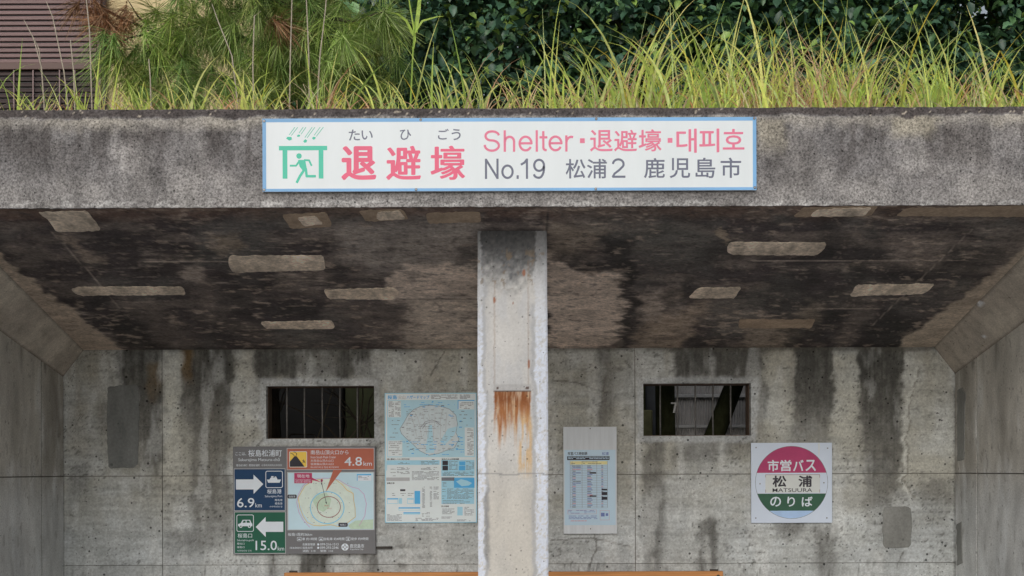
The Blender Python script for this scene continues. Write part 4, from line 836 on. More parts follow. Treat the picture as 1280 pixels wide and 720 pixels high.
b.stroke('timetable_print', [[(709.6, 637.4), (745.6, 637.4), (745.6, 642.4), (709.6, 642.4), (709.6, 637.4)], [(750, 638), (761.4, 638), (761.4, 650), (750, 650), (750, 638)]], .3, M['ttred'], 2)
b.dashes('timetable_print', 710, 638, 744, 642, 1.5, .6, TB_, 3); b.dashes('timetable_print', 710.6, 644.6, 748, 649.4, 1.7, .7, TB_, 3); b.dashes('timetable_print', 713, 650.6, 746, 652, 1.7, .8, M['ttred'], 3); b.rects('timetable_print', [(751, 641, 755.6, 645.6), (757, 641.6, 760, 645)], TB_, 3)
b.screw(738, 535.8, .004, M['darksteel']); b.screw(738, 661, .004, M['darksteel'])
# --- bus stop sign
DU = DB - .024
r = thing('bus_stop_sign', P(989.5, 653.5, DU), 'square white bus stop sign with a red, white and green disc', 'sign')
b = Board(r, 989.5, 603.5, DU); b.slab('panel', 939, 553.4, 1040.2, 653.6, .012, M['buswhite'], .0015)
def seg(y0, y1, cx=989.5, cy=603, rr=45):
    n = 18; f = lambda y: math.asin(max(-1, min(1, (y - cy) / rr)))
    a, c = f(y0), f(y1); right = [(cx + rr * math.cos(a + (c - a) * k / n), cy + rr * math.sin(a + (c - a) * k / n)) for k in range(n + 1)]
    return right + [(2 * cx - x, y) for x, y in reversed(right)]
b.disc('disc_outline', 989.5, 603, 45.5, M['inkgrey'], 1, None, 48)
b.flat('disc_band', [seg(558, 591)], M['busred'], 2); b.flat('disc_band', [seg(591, 617)], M['buswhite'], 2); b.flat('disc_band', [seg(617, 638.4)], M['busgreen'], 2); b.flat('disc_band', [seg(638.4, 648)], M['buspale'], 2)
pl = b.rects('name_plate', [(956.6, 593, 1025, 616)], M['buscream'], 3)
b.stroke('plate_edge', [[(957, 593.4), (1024.6, 593.4)], [(957, 593.4), (957, 596.5)], [(1024.6, 593.4), (1024.6, 597)], [(957, 612), (957, 615.6)], [(1024.6, 612), (1024.6, 615.6)]], .5, M['brown'], 4)
for t, x0, x1 in (('市', 959.6, 973.6), ('営', 975.2, 989.4), ('バ', 991.4, 1004.6), ('ス', 1006.8, 1020)): b.text(t, x0, 574.8, x1, 589, W, 3, .022)
b.text('松', 965.6, 594.4, 983, 608.8, M['ink'], 4, .030); b.text('浦', 998, 594.4, 1015.2, 608.8, M['ink'], 4, .030); b.text('MATSUURA', 965.6, 610.3, 1015.2, 615, M['ink'], 4, .003)
for t, x0, x1 in (('の', 962.6, 976.2), ('り', 984, 993.6), ('ば', 1002, 1015.6)): b.text(t, x0, 620.8, x1, 633.2, W, 3, .020)
for x, y in ((945.2, 559.4), (1034.6, 560.4), (944.6, 647.4), (1033.4, 647.6), (950, 604.6), (1029.8, 603.6)): b.screw(x, y, .005)
b.flat('stain', [[(1022.6, 554), (1025, 554), (1024.6, 566), (1023.4, 573), (1023, 566)]], M['ttboard'], 1)

# ------------------------------------------------------------------ bench
DBN = 9.34
bz = P(640, 715, DBN).z; bx0, bx1 = P(355, 715, DBN).x, P(904, 715, DBN).x
r = thing('bench', ((bx0 + bx1) / 2, DBN, 0), 'long wooden bench along the back wall below the boards', 'bench')
MB().box(bx0, bx1, DBN, DBN + .035, bz - .12, bz, .004).build('backrest_board', M['wood'], r)
MB().box(bx0 + .01, bx1 - .01, DBN + .002, DBN + .033, bz - .27, bz - .15, .004).build('backrest_board', M['wood'], r)
for k in range(3): MB().box(bx0, bx1, DBN - .42 + k * .135, DBN - .30 + k * .135, .40, .435, .004).build('seat_board', M['wood'], r)
for x in (bx0 + .06, (bx0 + bx1) / 2, bx1 - .06):
    g = MB().box(x - .03, x + .03, DBN + .037, DBN + .045, .02, bz + .012); g.box(x - .03, x + .03, DBN - .40, DBN + .036, .385, .398); g.box(x - .03, x + .03, DBN - .40, DBN - .392, .012, .384)
    g.build('leg_frame', M['darksteel'], r)
for x in (bx0 + .035, bx1 - .035):
    bb = MB(); bb.tube([(x, DBN + .001, bz - .035), (x, DBN - .005, bz - .035)], .012, 10); bb.build('bolt', M['darksteel'], r)

# ------------------------------------------------------------------ soil and plants on the roof
struct(sheet('roof_soil', np.linspace(-3.6, 3.56, 60), np.linspace(DF + .301, DB + .24, 30), lambda u, v: (u, v, BT - .045 - .16 * (v - DF - .3) + .03 * (fbm(u * 3, v * 3, 97) - .5)), M['soil']))
def soil_z(y): return BT - .05 - .16 * (y - DF - .3)
def blades(name, roots, mats, label):
    V = []; Fc = []; col = []
    for (x, y, z, ln, w, az, lean, curl, c0, c1, kink) in roots:
        n = 8; kat = random.randint(3, 6); p = np.array((x, y, z)); d = np.array((math.cos(az), math.sin(az), 0)); side = np.array((-math.sin(az), math.cos(az), 0))
        if abs(side[1]) > .6: side = side * .35 + np.array((.9, 0, 0)); side /= np.linalg.norm(side)
        th = lean; base = len(V)
        for k in range(n + 1):
            t = k / n; ww = w * (1 - t ** 1.7) * (0.6 + .4 * min(1, t * 4)) * .5 + .0004
            V.append(p - side * ww); V.append(p + side * ww); cc = np.array(c0) * (1 - t) + np.array(c1) * t; col += [cc, cc]
            p = p + (d * math.sin(th) + np.array((0, 0, math.cos(th)))) * (ln / n); th += curl / n * (0.25 + 1.5 * t) + (kink if k == kat else 0)
        for k in range(n): q = base + 2 * k; Fc.append((q, q + 1, q + 3, q + 2))
    me = mesh(name, V, Fc, True); set_col(me, np.array(col)); o = link(name, me, mats); return tag(o, label, 'grass', None, 'stuff')
GR = [S(206, 222, 112), S(182, 206, 98), S(224, 230, 130), S(150, 184, 96), S(204, 222, 156), S(232, 230, 144)]
YL = [S(236, 212, 84), S(238, 224, 146)]
DRY = [S(232, 204, 172), S(214, 172, 140), S(204, 156, 122), S(238, 222, 190), S(190, 172, 144), S(204, 138, 100)]
green, dry = [], []
def dens(px): return .44 + .22 * ss(500, 720, px) + .34 * ss(700, 800, px)
def hgt(px): return np.interp(px, [0, 120, 200, 300, 420, 520, 640, 720, 800, 900, 1000, 1100, 1200, 1280], [66, 62, 50, 70, 60, 72, 70, 88, 102, 114, 118, 104, 92, 86])
def root(px): y = random.uniform(DF + .24, DF + .8); return (px - U0) / F * y, y
cl = [random.uniform(-40, 1320) for _ in range(110)]
n = 0
while n < 2700:
    px = random.choice(cl) + random.gauss(0, 10) if random.random() < .7 else random.uniform(-60, 1340)
    if random.random() > dens(px): continue
    n += 1; x, y = root(px); hh = float(hgt(px)) / F * y * random.betavariate(2.0, 2.2) * 1.7 + .08
    az = random.choice((0, math.pi)) + random.gauss(0, .6); isdry = random.random() < (.40 if px < 760 else .30); kk = random.uniform(1.2, 2.4) if random.random() < .3 else 0
    if isdry:
        c = random.choice(DRY); c1 = random.choice(DRY); f = random.uniform(.7, 1.1)
        dry.append((x, y, soil_z(y) - .01, hh * random.uniform(.6, 1.25), random.uniform(.004, .010), az, abs(random.gauss(.16, .2)), random.uniform(1.2, 4.4), [v * f for v in c], [v * f for v in c1], kk))
    else:
        c = random.choice(GR); f = random.choice((random.uniform(.3, .6), random.uniform(.6, 1.1))); c1 = random.choice(YL) if random.random() < .10 else random.choice(GR)
        green.append((x, y, soil_z(y) - .01, hh * random.uniform(.8, 1.3), random.choice((random.uniform(.005, .009), random.uniform(.007, .013), random.uniform(.012, .022))), az, abs(random.gauss(.14, .16)), abs(random.gauss(1.35, .8)), [v * f for v in c], c1, kk * (random.random() < .5)))
for k in range(1000):      # short rough at the beam's back edge
    px = random.uniform(-60, 1340); y = random.uniform(DF + .22, DF + .6)
    if random.random() > dens(px) + .2: continue
    c = random.choice(DRY if random.random() < .55 else GR); f = random.uniform(.25, .9)
    (dry if c in DRY else green).append(((px - U0) / F * y, y, soil_z(y) - .01, random.uniform(.08, .24), random.uniform(.004, .010), random.uniform(0, 6.28), random.uniform(0, .7), random.uniform(0, 2.8), [v * f for v in c], [v * f for v in c], 0))
for k in range(240):       # the tall dry clump at the right
    px = random.gauss(1000, 55); y = random.uniform(DF + .3, DF + .8); c = random.choice(DRY[:3] + DRY[4:]); f = random.uniform(.6, 1.0)
    dry.append(((px - U0) / F * y, y, soil_z(y) - .01, random.uniform(.35, .68), random.uniform(.003, .008), random.choice((0, math.pi)) + random.gauss(0, .5), abs(random.gauss(.12, .14)), random.uniform(.5, 3.0), [v * f for v in c], [v * f for v in random.choice(DRY)], 0))
for px, py, w, c, az, le, cu in ((23, 30, .014, GR[0], 0, .03, .1), (119, 42, .016, GR[1], 0, .05, .1), (236, 42, .018, GR[4], 0, .10, 1.0), (246, 60, .016, GR[0], 0, .2, .9), (303, 70, .022, GR[1], 0, .02, .1), (540, 36, .016, GR[3], 0, .02, .05), (560, 55, .010, GR[0], 0, .15, 2.6), (691, 12, .012, GR[2], 0, .06, .05), (705, 68, .022, GR[0], 0, .0, .1), (720, 60, .014, GR[2], math.pi, .05, .5),
                     (1155, 38, .018, GR[4], 0, .2, .2), (1185, 24, .015, GR[4], 0, .0, .1), (1190, 62, .022, GR[4], math.pi, .05, .3), (1060, 60, .016, GR[0], 0, .3, .9), (870, 5, .013, GR[0], 0, .3, .25), (900, 14, .013, GR[2], 0, .38, .2), (840, 20, .014, GR[0], 0, .3, .3), (880, 60, .018, GR[1], 0, .3, 1.2), (930, 75, .016, GR[0], math.pi, .25, 1.2), (1230, 70, .02, GR[4], 0, .2, 1.0), (1250, 80, .018, GR[4], math.pi, .15, 1.2), (430, 95, .012, YL[0], 0, .5, .6), (1000, 85, .02, GR[0], 0, .2, 1.3)):
    y = DF + .33; green.append(((px - U0) / F * y, y, soil_z(y), ((136 - py) / F * y + .06) / math.cos(le) * 1.03, w, az, le, cu, [v * .95 for v in c], random.choice(GR), 0))
for k in range(90):
    px = random.uniform(-20, 1300); y = DF + .03; c = random.choice(DRY + GR); f = random.uniform(.5, 1)
    if random.random() > dens(px) + .1: continue
    (dry if c in DRY else green).append(((px - U0) / F * y, y, BT - .012, random.uniform(.05, .16), random.uniform(.004, .009), random.choice((0, math.pi)) + random.gauss(0, .5), random.uniform(.1, .8), random.uniform(.5, 2.6), [v * f for v in c], [v * f for v in c], 0))
for px, ln, cu, az in ((275, .36, 3.0, 0), (262, .30, 3.4, 0), (300, .34, 2.8, math.pi), (240, .26, 3.2, math.pi), (430, .34, 2.9, 0), (445, .30, 3.2, 0), (470, .36, 2.2, math.pi), (395, .22, 3.4, 0), (130, .24, 3.0, math.pi), (70, .22, 3.2, 0), (35, .24, 3.4, 0), (650, .30, 2.6, 0), (655, .36, 1.0, 0), (660, .3, .5, 0), (735, .36, 3.0, 0), (645, .34, .9, math.pi)):
    y = DF + .32; c = random.choice(DRY[:4]); dry.append(((px - U0) / F * y, y, soil_z(y), ln, .011, az, .12, cu, c, random.choice(DRY), 0))
blades('green_grass', green, M['grass'], 'yellow green tall grass growing behind the beam along the roof edge')
blades('dry_grass', dry, M['grass'], 'dry tan and reddish grass blades curling over among the green grass')
# tall dry stalks one can count
stalks = (([(58, 135), (52, 85), (42, 48), (30, 25)], 'thin bare stalk arching left before the brown shutter'), ([(90, 135), (80, 90), (66, 22), (58, 2)], 'tallest grey stalk before the brown shutter, leaning left with a split tip'),
          ([(58, 134), (53, 100), (49, 62), (43, 49)], 'short grey stalk with a bent tip before the brown shutter'), ([(95, 134), (92, 90), (88, 50)], 'straight short stalk before the lower louvre of the brown house'), ([(116, 80), (112, 40), (108, 0), (107, -20)], 'faint stalk in front of the dead pine twigs'),
          ([(190, 135), (188, 100), (186, 74)], 'broken grey stalk standing under the left pine bough'), ([(318, 134), (316, 80), (318, 20), (326, 14)], 'hooked pale stalk in front of the pine trunk'), ([(361, 134), (363, 70), (365, 0), (366, -30)], 'leftmost of the three tall stalks before the pine'),
          ([(387, 134), (386, 70), (383, 0), (382, -30)], 'middle of the three tall stalks before the pine'), ([(393, 134), (400, 70), (407, 10), (409, -20)], 'rightmost tall stalk before the pine, leaning right'), ([(303, 134), (290, 70), (272, 25), (265, 5)], 'slanting dry stalk crossing the pine needles'))
for pts, lab in stalks:
    y = DF + .42; q = [P(a, b, y + .02 * i) for i, (a, b) in enumerate(pts)]; q[0].z = soil_z(y)
    o = MB().tube(q, [.0042, .0038, .0032, .002][:len(q)], 5).build('dry_stalk', M['stalk']); tag(o, lab, 'stalk', 'dry stalks standing on the roof edge')
# a tall cane plant right of the pine
r = thing('cane_plant', P(512, 134, DF + .45), 'tall green cane with arching leaves right of the pine', 'plant')
y = DF + .45; MB().tube([P(513, 136, y), P(516, 70, y), P(518, 38, y), P(524, -5, y), P(527, -40, y)], [.0055, .005, .0045, .004, .003], 6).build('stem', paint('cane_green', S(138, 168, 66), .5, .15), r)
def leafstrip(pts, w, col, par):
    q = [P(a, b_, y - .01 * i) for i, (a, b_) in enumerate(pts)]; V = []; n_ = len(q)
    for i, p in enumerate(q):
        t = (q[min(i + 1, n_ - 1)] - q[max(i - 1, 0)]); s_ = Vector((-t.z, 0, t.x)).normalized(); ww = w * (1 - (i / (n_ - 1)) ** 2) * .5 + .0005
        V += [p - s_ * ww, p + s_ * ww + Vector((0, .004, 0))]
    me = mesh('leaf', V, [(2 * i, 2 * i + 1, 2 * i + 3, 2 * i + 2) for i in range(n_ - 1)], True); set_col(me, np.tile(col, (len(V), 1))); link('leaf', me, M['grass'], par)
for pts, w in (([(517, 42), (528, 26), (545, 21), (556, 20)], .013), ([(517, 44), (508, 26), (497, 17), (488, 16)], .015), ([(519, 40), (523, 15), (526, -15), (530, -40)], .024), ([(518, 40), (512, 5), (508, -25)], .009), ([(516, 62), (519, 50), (519, 40)], .012)): leafstrip(pts, w, S(170, 196, 92), r)

# ------------------------------------------------------------------ scattering leaves
def basis(t, nrm):
    t = t / np.linalg.norm(t, axis=1, keepdims=True); s = np.cross(nrm, t); s /= np.linalg.norm(s, axis=1, keepdims=True) + 1e-9; n2 = np.cross(t, s)
    return np.stack([t, s, n2], 2)
LV = np.array([(0, 0, 0), (.32, .5, .16), (.7, .42, .10), (1.0, 0, -.12), (.7, -.42, .10), (.32, -.5, .16), (.35, 0, 0), (.7, 0, -.03)])
LF = [(0, 6, 1), (1, 6, 7, 2), (2, 7, 3), (0, 5, 6), (5, 4, 7, 6), (4, 3, 7)]
def camellia(cx, cy, rx, ry, z0, z1, lab, seed, nleaf=14500, singles=280, size=1.0, name='camellia_tree', grp='dark camellia trees behind the shelter'):
    g = np.random.default_rng(seed); gz = 1.3 + .02 * (cy - 9.9)
    root_ = thing(name, (cx, cy, gz - .05), lab, 'tree', grp)
    t = MB(); top = (z1 - z0) * .6 + z0; lean = LEANS.get(seed, (0, 0))
    t.tube([(cx - lean[0], cy - lean[1], gz - .1), (cx - lean[0] * .5, cy - lean[1] * .5, gz + .8), (cx, cy, z0 + .6), (cx + .1, cy, top)], [.085, .075, .06, .03], 9)
    for k in range(16):
        a = g.uniform(0, 6.28); zz = g.uniform(z0 + .3, top); d = np.array((math.cos(a) * rx * .8, math.sin(a) * ry * .8, g.uniform(.2, .9)))
        p0 = np.array((cx, cy, zz)); t.tube([p0, p0 + d * .5 + (0, 0, .05), p0 + d], [.022, .014, .005], 5)
    t.build('trunk', M['mossbark'], root_, True)
    # leaf clusters: twig ends spread through the crown, most of them near its surface
    nc = nleaf // 9; a = g.uniform(0, 2 * np.pi, nc); h = g.uniform(0, 1, nc); lob = .82 + .36 * fbm(a * 1.6 + seed, h * 4, seed)
    prof = np.clip(np.sin(np.pi * (h * .80 + .16)), .2, 1) ** .55
    rr = (1 - .62 * g.random(nc) ** 2.0) * prof * lob
    cen = np.stack([cx + rx * rr * np.cos(a), cy + ry * rr * np.sin(a), z0 + (z1 - z0) * h], 1)
    gap = P(1226, 16, 1.0)
    ok = np.hypot((cen[:, 0] / cen[:, 1] - gap.x) * F, ((cen[:, 2] - EYE) / cen[:, 1] - (gap.z - EYE)) * F) > 24      # the hole in the crown where sky shows
    cen = cen[ok]; m = len(cen); k = 9
    out = np.stack([cen[:, 0] - cx, cen[:, 1] - cy, np.full(m, .3)], 1); out /= np.linalg.norm(out, axis=1, keepdims=True)
    pos = np.repeat(cen, k, 0) + g.normal(0, .055 * size, (m * k, 3)); o2 = np.repeat(out, k, 0)
    d = o2 * .7 + g.normal(0, .75, (m * k, 3)); d[:, 2] -= .6; nr = np.array((0, 0, 1.0)) + o2 * .6 + g.normal(0, .45, (m * k, 3))
    B = basis(d, nr); ln = g.uniform(.055, .125, m * k) * np.repeat(g.uniform(.75, 1.2, m), k) * size; tw = np.repeat(g.uniform(.55, 1.5, m), k)
    W_ = np.einsum('nij,vj->nvi', B, LV * np.array((1, .64, 1))) * ln[:, None, None] + pos[:, None, :]
    base = np.array([S(72, 104, 84), S(88, 122, 86), S(60, 90, 76), S(98, 136, 88)])[g.integers(0, 4, m * k)] * tw[:, None] * np.array({101: (1, 1, 1.05), 102: (.8, .82, .9), 103: (1.15, 1.15, 1.1), 104: (.9, .95, .9), 105: (1.5, 1.45, 1.2)}.get(seed, (1, 1, 1)))
    new = g.random(m * k) < np.repeat(np.where(g.random(m) < .12, .45, .02), k); base[new] = S(150, 176, 84)
    px, py = proj(pos); vis = (px > -10) & (px < 1290) & (py > -10) & (py < 132); rank = np.where(vis, pos[:, 1], 99); order = np.argsort(rank)
    single = order[:singles]; single = single[rank[single] < 99]; rest = np.setdiff1d(np.arange(m * k), single)
    # leaves seen one by one share a few meshes
    protos = []
    for q in range(4):
        me = mesh('leaf', LV * np.array((1, .64, 1)) * .098, LF, True); set_col(me, np.tile([S(74, 108, 86), S(90, 126, 90), S(64, 94, 78), S(140, 172, 84)][q], (8, 1))); me.materials.append(M['camellia']); protos.append(me)
    for i in single:
        o = bpy.data.objects.new('leaf', protos[3] if new[i] else protos[int(g.integers(0, 3))]); C.objects.link(o); o.parent = root_
        mt = Matrix([[*(B[i][r_] * (ln[i] / .098)), pos[i][r_] - root_.location[r_]] for r_ in range(3)] + [[0, 0, 0, 1]]); o.matrix_local = mt
    V = W_[rest].reshape(-1, 3); nL = len(rest); Fc = []
    me = bpy.data.meshes.new('foliage'); idx = np.array([f if len(f) == 4 else f + (-1,) for f in LF])
    tris = np.array([(0, 6, 1), (1, 6, 7), (1, 7, 2), (2, 7, 3), (0, 5, 6), (5, 4, 7), (5, 7, 6), (4, 3, 7)]); T = (tris[None] + (np.arange(nL) * 8)[:, None, None]).reshape(-1, 3)
    me.vertices.add(len(V)); me.vertices.foreach_set('co', V.astype(np.float32).ravel()); me.loops.add(len(T) * 3); me.loops.foreach_set('vertex_index', T.astype(np.int32).ravel())
    me.polygons.add(len(T)); me.polygons.foreach_set('loop_start', (np.arange(len(T)) * 3).astype(np.int32)); me.update(calc_edges=True)
    me.polygons.foreach_set('use_smooth', np.ones(len(T), bool)); set_col(me, np.repeat(base[rest], 8, 0))
    o = link('foliage', me, M['camellia'], root_); o['kind'] = 'stuff'
LEANS = {}
# trunks seen through the right opening belong to the trees above
camellia(-.15, 11.9, 1.15, 1.0, 3.0, 6.7, 'camellia tree right of the pine, behind the left half of the sign', 101)
camellia(1.15, 12.0, 1.1, 1.0, 3.2, 6.9, 'camellia tree above the middle of the sign, thickest and darkest', 102)
camellia(2.45, 12.0, 1.15, 1.0, 3.3, 6.8, 'camellia tree above the right end of the sign', 103)
camellia(3.75, 11.9, 1.15, 1.0, 3.2, 6.7, 'camellia tree behind the tallest grass, right of the sign', 104)
camellia(5.0, 12.2, 1.15, 1.0, 3.2, 6.4, 'rightmost camellia tree with a gap of sky in its crown', 105)

for k, (x, y_, rx, z1, lab) in enumerate(((1.2, 15.2, 2.3, 9.5, 'big evergreen behind the camellia trees, above the left of the sign'), (4.4, 15.6, 2.4, 8.8, 'big evergreen behind the camellia trees, right of the sign'), (-1.9, 16.0, 1.7, 9.0, 'big evergreen behind the pine'), (7.8, 15.2, 2.2, 8.6, 'big evergreen behind the rightmost camellia tree'))):
    camellia(x, y_, rx, 1.5, 2.4, z1, lab, 110 + k, 16000, 0, 2.1, 'evergreen_tree', 'large evergreens behind the camellias')

# ------------------------------------------------------------------ pine
def tuft_mesh(seed, cols, ln=.22, nn=78):
    g = np.random.default_rng(seed); V = []; Fc = []; col = []
    for k in range(nn):
        az = g.uniform(0, 6.28); el = g.uniform(-1.25, .35); d = np.array((math.cos(az) * math.cos(el), math.sin(az) * math.cos(el), math.sin(el)))
        p = np.array((0, 0, g.uniform(-.06, .01))) + d * .004; l = ln * g.uniform(.75, 1.1); s = np.cross(d, (0, 0, 1.0)) + g.normal(0, .25, 3); s /= np.linalg.norm(s)
        b0 = len(V); c = np.array(cols[g.integers(0, len(cols))]) * g.uniform(.6, 1.35)
        for q, w in ((0, .0023), (.5, .0021), (1.0, .0006)):
            pt = p + d * l * q + np.array((0, 0, -1.0)) * l * .34 * q * q; V += [pt - s * w, pt + s * w]; col += [c, c]
        Fc += [(b0, b0 + 1, b0 + 3, b0 + 2), (b0 + 2, b0 + 3, b0 + 5, b0 + 4)]
    me = mesh('needle_tuft', V, Fc); set_col(me, np.array(col)); return me
TG = [[S(172, 196, 116), S(140, 170, 92), S(194, 210, 146)], [S(130, 162, 88), S(112, 146, 82), S(160, 182, 112)], [S(150, 174, 86), S(182, 190, 116), S(128, 152, 76)]]
tufts = [tuft_mesh(200 + i, TG[i % 3]) for i in range(6)]
for t_ in tufts: t_.materials.append(M['needle'])
dead = [tuft_mesh(300 + i, [S(186, 144, 112), S(160, 118, 88), S(200, 166, 136)], .19, 95) for i in range(2)]
for t_ in dead: t_.materials.append(M['deadneedle'])
pine = thing('pine_tree', (-1.9, 10.35, 1.25), 'pine tree with long drooping needles and one dead brown bough', 'tree')
g = MB(); g.tube([(-1.9, 10.35, 1.2), (-1.95, 10.3, 2.6), (-1.8, 10.2, 4.0), (-1.9, 10.2, 5.4), (-1.8, 10.2, 7.2)], [.11, .10, .085, .07, .04], 10); g.build('trunk', M['bark'], pine, True)
PB_ = [[(335, 60, 10.1), (285, 40, 9.8), (235, 32, 9.6), (192, 40, 9.5)], [(192, 40, 9.5), (170, 30, 9.45), (148, 20, 9.4), (128, 8, 9.4), (105, -8, 9.4)], [(192, 40, 9.5), (172, 20, 9.5), (160, 0, 9.5)], [(192, 40, 9.5), (186, 62, 9.4), (198, 80, 9.35)], [(192, 40, 9.5), (160, 48, 9.4), (140, 62, 9.3)],
       [(235, 32, 9.6), (215, 52, 9.4), (228, 72, 9.3)], [(330, 20, 10.1), (270, 10, 9.8), (210, -20, 9.6)], [(335, 0, 10.1), (400, 20, 9.6), (440, 28, 9.3), (480, 14, 9.1)], [(340, 60, 10.1), (390, 50, 9.6), (430, 44, 9.3)], [(335, 90, 10.2), (290, 100, 9.9), (240, 95, 9.7)], [(340, 100, 10.2), (400, 95, 9.9), (460, 80, 9.6)], [(330, -40, 10.1), (260, -60, 9.7), (200, -70, 9.6)], [(335, -50, 10.1), (420, -60, 9.6), (480, -50, 9.4)]]
rng = np.random.default_rng(5); tips = []
for k, br in enumerate(PB_):
    q = [P(*p) for p in br]; r0 = .022 if k in (0, 6, 7, 8, 9, 10, 11, 12) else .010
    MB().tube(q, [r0 * (1 - .7 * i / (len(q) - 1)) for i in range(len(q))], 6).build('branch', M['bark'], pine, True)
    if k in (1, 2): continue
    for i in range(len(q) - 1):
        for _ in range(4): tips.append(q[i].lerp(q[i + 1], rng.random()) + Vector(rng.normal(0, (.09, .12, .07))))
named = [(480, 14, 9.05), (437, 29, 9.2), (428, 44, 9.1), (402, 8, 9.4), (152, 70, 9.25), (160, 80, 9.3), (178, 82, 9.3), (198, 82, 9.3), (228, 74, 9.2), (262, 22, 9.4), (292, 28, 9.3), (300, 62, 9.3), (258, 48, 9.4), (325, 18, 9.3), (345, 5, 9.25), (215, 12, 9.5), (196, 12, 9.55), (240, 5, 9.5), (470, 60, 9.4), (455, 75, 9.5), (335, 88, 9.5), (160, 95, 9.4), (300, 40, 9.4), (480, 20, 9.2), (440, 60, 9.4), (192, 60, 9.4), (275, -10, 9.3), (330, -15, 9.3), (365, 30, 9.6), (158, 100, 9.2), (175, 108, 9.2), (205, 104, 9.2), (232, 98, 9.2), (258, 92, 9.25), (285, 96, 9.3), (160, 112, 9.5), (220, 118, 9.5), (250, 112, 9.4), (300, 108, 9.5), (400, 90, 9.5), (420, 80, 9.4), (380, 60, 9.4)]
tips += [P(*t_) for t_ in named]
while len(tips) < 270:
    px, py = rng.uniform(175, 500), rng.uniform(-90, 128)
    if (py < 90 and px < 215) or (px > 420 and py < 5): continue
    tips.append(P(px, py, rng.uniform(9.25, 10.5)))
for p in tips[:290]:
    o = bpy.data.objects.new('needle_tuft', tufts[int(rng.integers(0, 6))]); C.objects.link(o); o.parent = pine
    s_ = rng.uniform(.85, 1.2); o.matrix_local = Matrix.Translation(p - pine.location) @ Matrix.Rotation(rng.normal(0, .35), 4, 'X') @ Matrix.Rotation(rng.normal(0, .35), 4, 'Y') @ Matrix.Rotation(rng.uniform(0, 6.28), 4, 'Z') @ Matrix.Scale(s_, 4)
for px, py, D in ((100, 0, 9.4), (110, 8, 9.4), (122, 6, 9.4), (130, 16, 9.35), (140, 24, 9.4), (146, 32, 9.4), (133, 26, 9.3), (158, 6, 9.5), (152, 22, 9.45), (165, 16, 9.5), (116, -6, 9.4), (340, 22, 9.2), (350, 26, 9.25)):
    o = bpy.data.objects.new('needle_tuft', dead[int(rng.integers(0, 2))]); C.objects.link(o); o.parent = pine; o['label'] = 'dead brown needles'
    o.matrix_local = Matrix.Translation(P(px, py, D) - pine.location) @ Matrix.Rotation(rng.normal(0, .5), 4, 'Y') @ Matrix.Rotation(rng.uniform(0, 6.28), 4, 'Z')

# ------------------------------------------------------------------ the house at the left
DHS = 14.0
hz = lambda py: P(60, py, DHS).z
hx = lambda px: P(px, 60, DHS).x
r = thing('house', (-6.5, DHS + 2, 1.3), 'beige two storey house with brown metal shutters behind the grass', 'house')
X0, X1 = -11.0, hx(330)
MB().box(X0, X1, DHS + .06, DHS + 6.0, 1.2, 8.2).build('wall', M['beige'], r)
me = mesh('roof', [(X0 - .5, DHS - .5, 8.21), (X1 + .5, DHS - .5, 8.21), (X1 + .5, DHS + 6.5, 8.21), (X0 - .5, DHS + 6.5, 8.21), (X0 + 2, DHS + 3, 9.8), (X1 - 2, DHS + 3, 9.8)], [(0, 1, 5, 4), (1, 2, 5), (2, 3, 4, 5), (3, 0, 4), (0, 3, 2, 1)]); link('roof', me, M['roof'], r)
sx0, sx1 = -8.2, hx(121); pitch = 6.72 / F * DHS
def slat(z, mat, d, h, yy):
    V = [(x, yy - .022, z + h * .03) for x in (sx0, sx1)] + [(x, yy - .026, z + h * .40) for x in (sx0, sx1)] + [(x, yy - .016, z + h * .66) for x in (sx0, sx1)] + [(x, yy + .004, z + h * .76) for x in (sx0, sx1)] + [(x, yy + .006, z) for x in (sx0, sx1)]
    me = mesh('shutter_slat', V, [(8, 9, 1, 0), (0, 1, 3, 2), (2, 3, 5, 4), (4, 5, 7, 6)], False); return me
pr = slat(0, None, 0, pitch, DHS)
zb = hz(79.0)
for k in range(24): o = link('shutter_slat', pr, M['shutter'], r); o.location = (0, 0, 0); o.matrix_parent_inverse = Matrix.Translation((6.5, -DHS - 2, -1.3 + zb + k * pitch))
MB().box(sx0, sx1, DHS + .008, DHS + .055, hz(150), zb + 24 * pitch + .05).build('shutter_back', M['pipe'], r)  # dark sheet that puts shade into the gaps between slats
MB().box(sx0, sx1 + .005, DHS - .05, DHS + .006, hz(88.5), hz(79.4), .006).build('shutter_bottom_rail', M['post'], r)
pl_ = slat(0, None, 0, pitch * 1.02, DHS + .0)
pl_.materials.clear() if len(pl_.materials) else None
for k in range(9): o = link('louvre_slat', pl_, M['shutterdark'], r); o.matrix_parent_inverse = Matrix.Translation((6.5, -DHS - 2, -1.3 + hz(95) - k * pitch * 1.02))
for px in (-10, 19, 43, 76, 95): MB().box(hx(px) - .006, hx(px) + .006, DHS - .045, DHS - .032, hz(150), hz(89), 0).build('louvre_post', M['shutter'], r)
MB().box(sx1 + .006, hx(127.5), DHS - .03, DHS + .058, hz(160), 8.15, .006).build('shutter_post', M['post'], r)
g = MB(); g.tube([(hx(130.5), DHS + .0, 1.3), (hx(130.5), DHS + .0, 8.1)], .028, 10); g.build('downpipe', M['pipe'], r, True)
f = MB().box(-7.8, -5.6, DHS + .02, DHS + .058, 2.2, 4.2, .01).build('window_frame', M['post'], r)
gl = MB().box(-7.7, -5.7, DHS + .012, DHS + .019, 2.3, 4.1).build('window_pane', M['glass'], r)

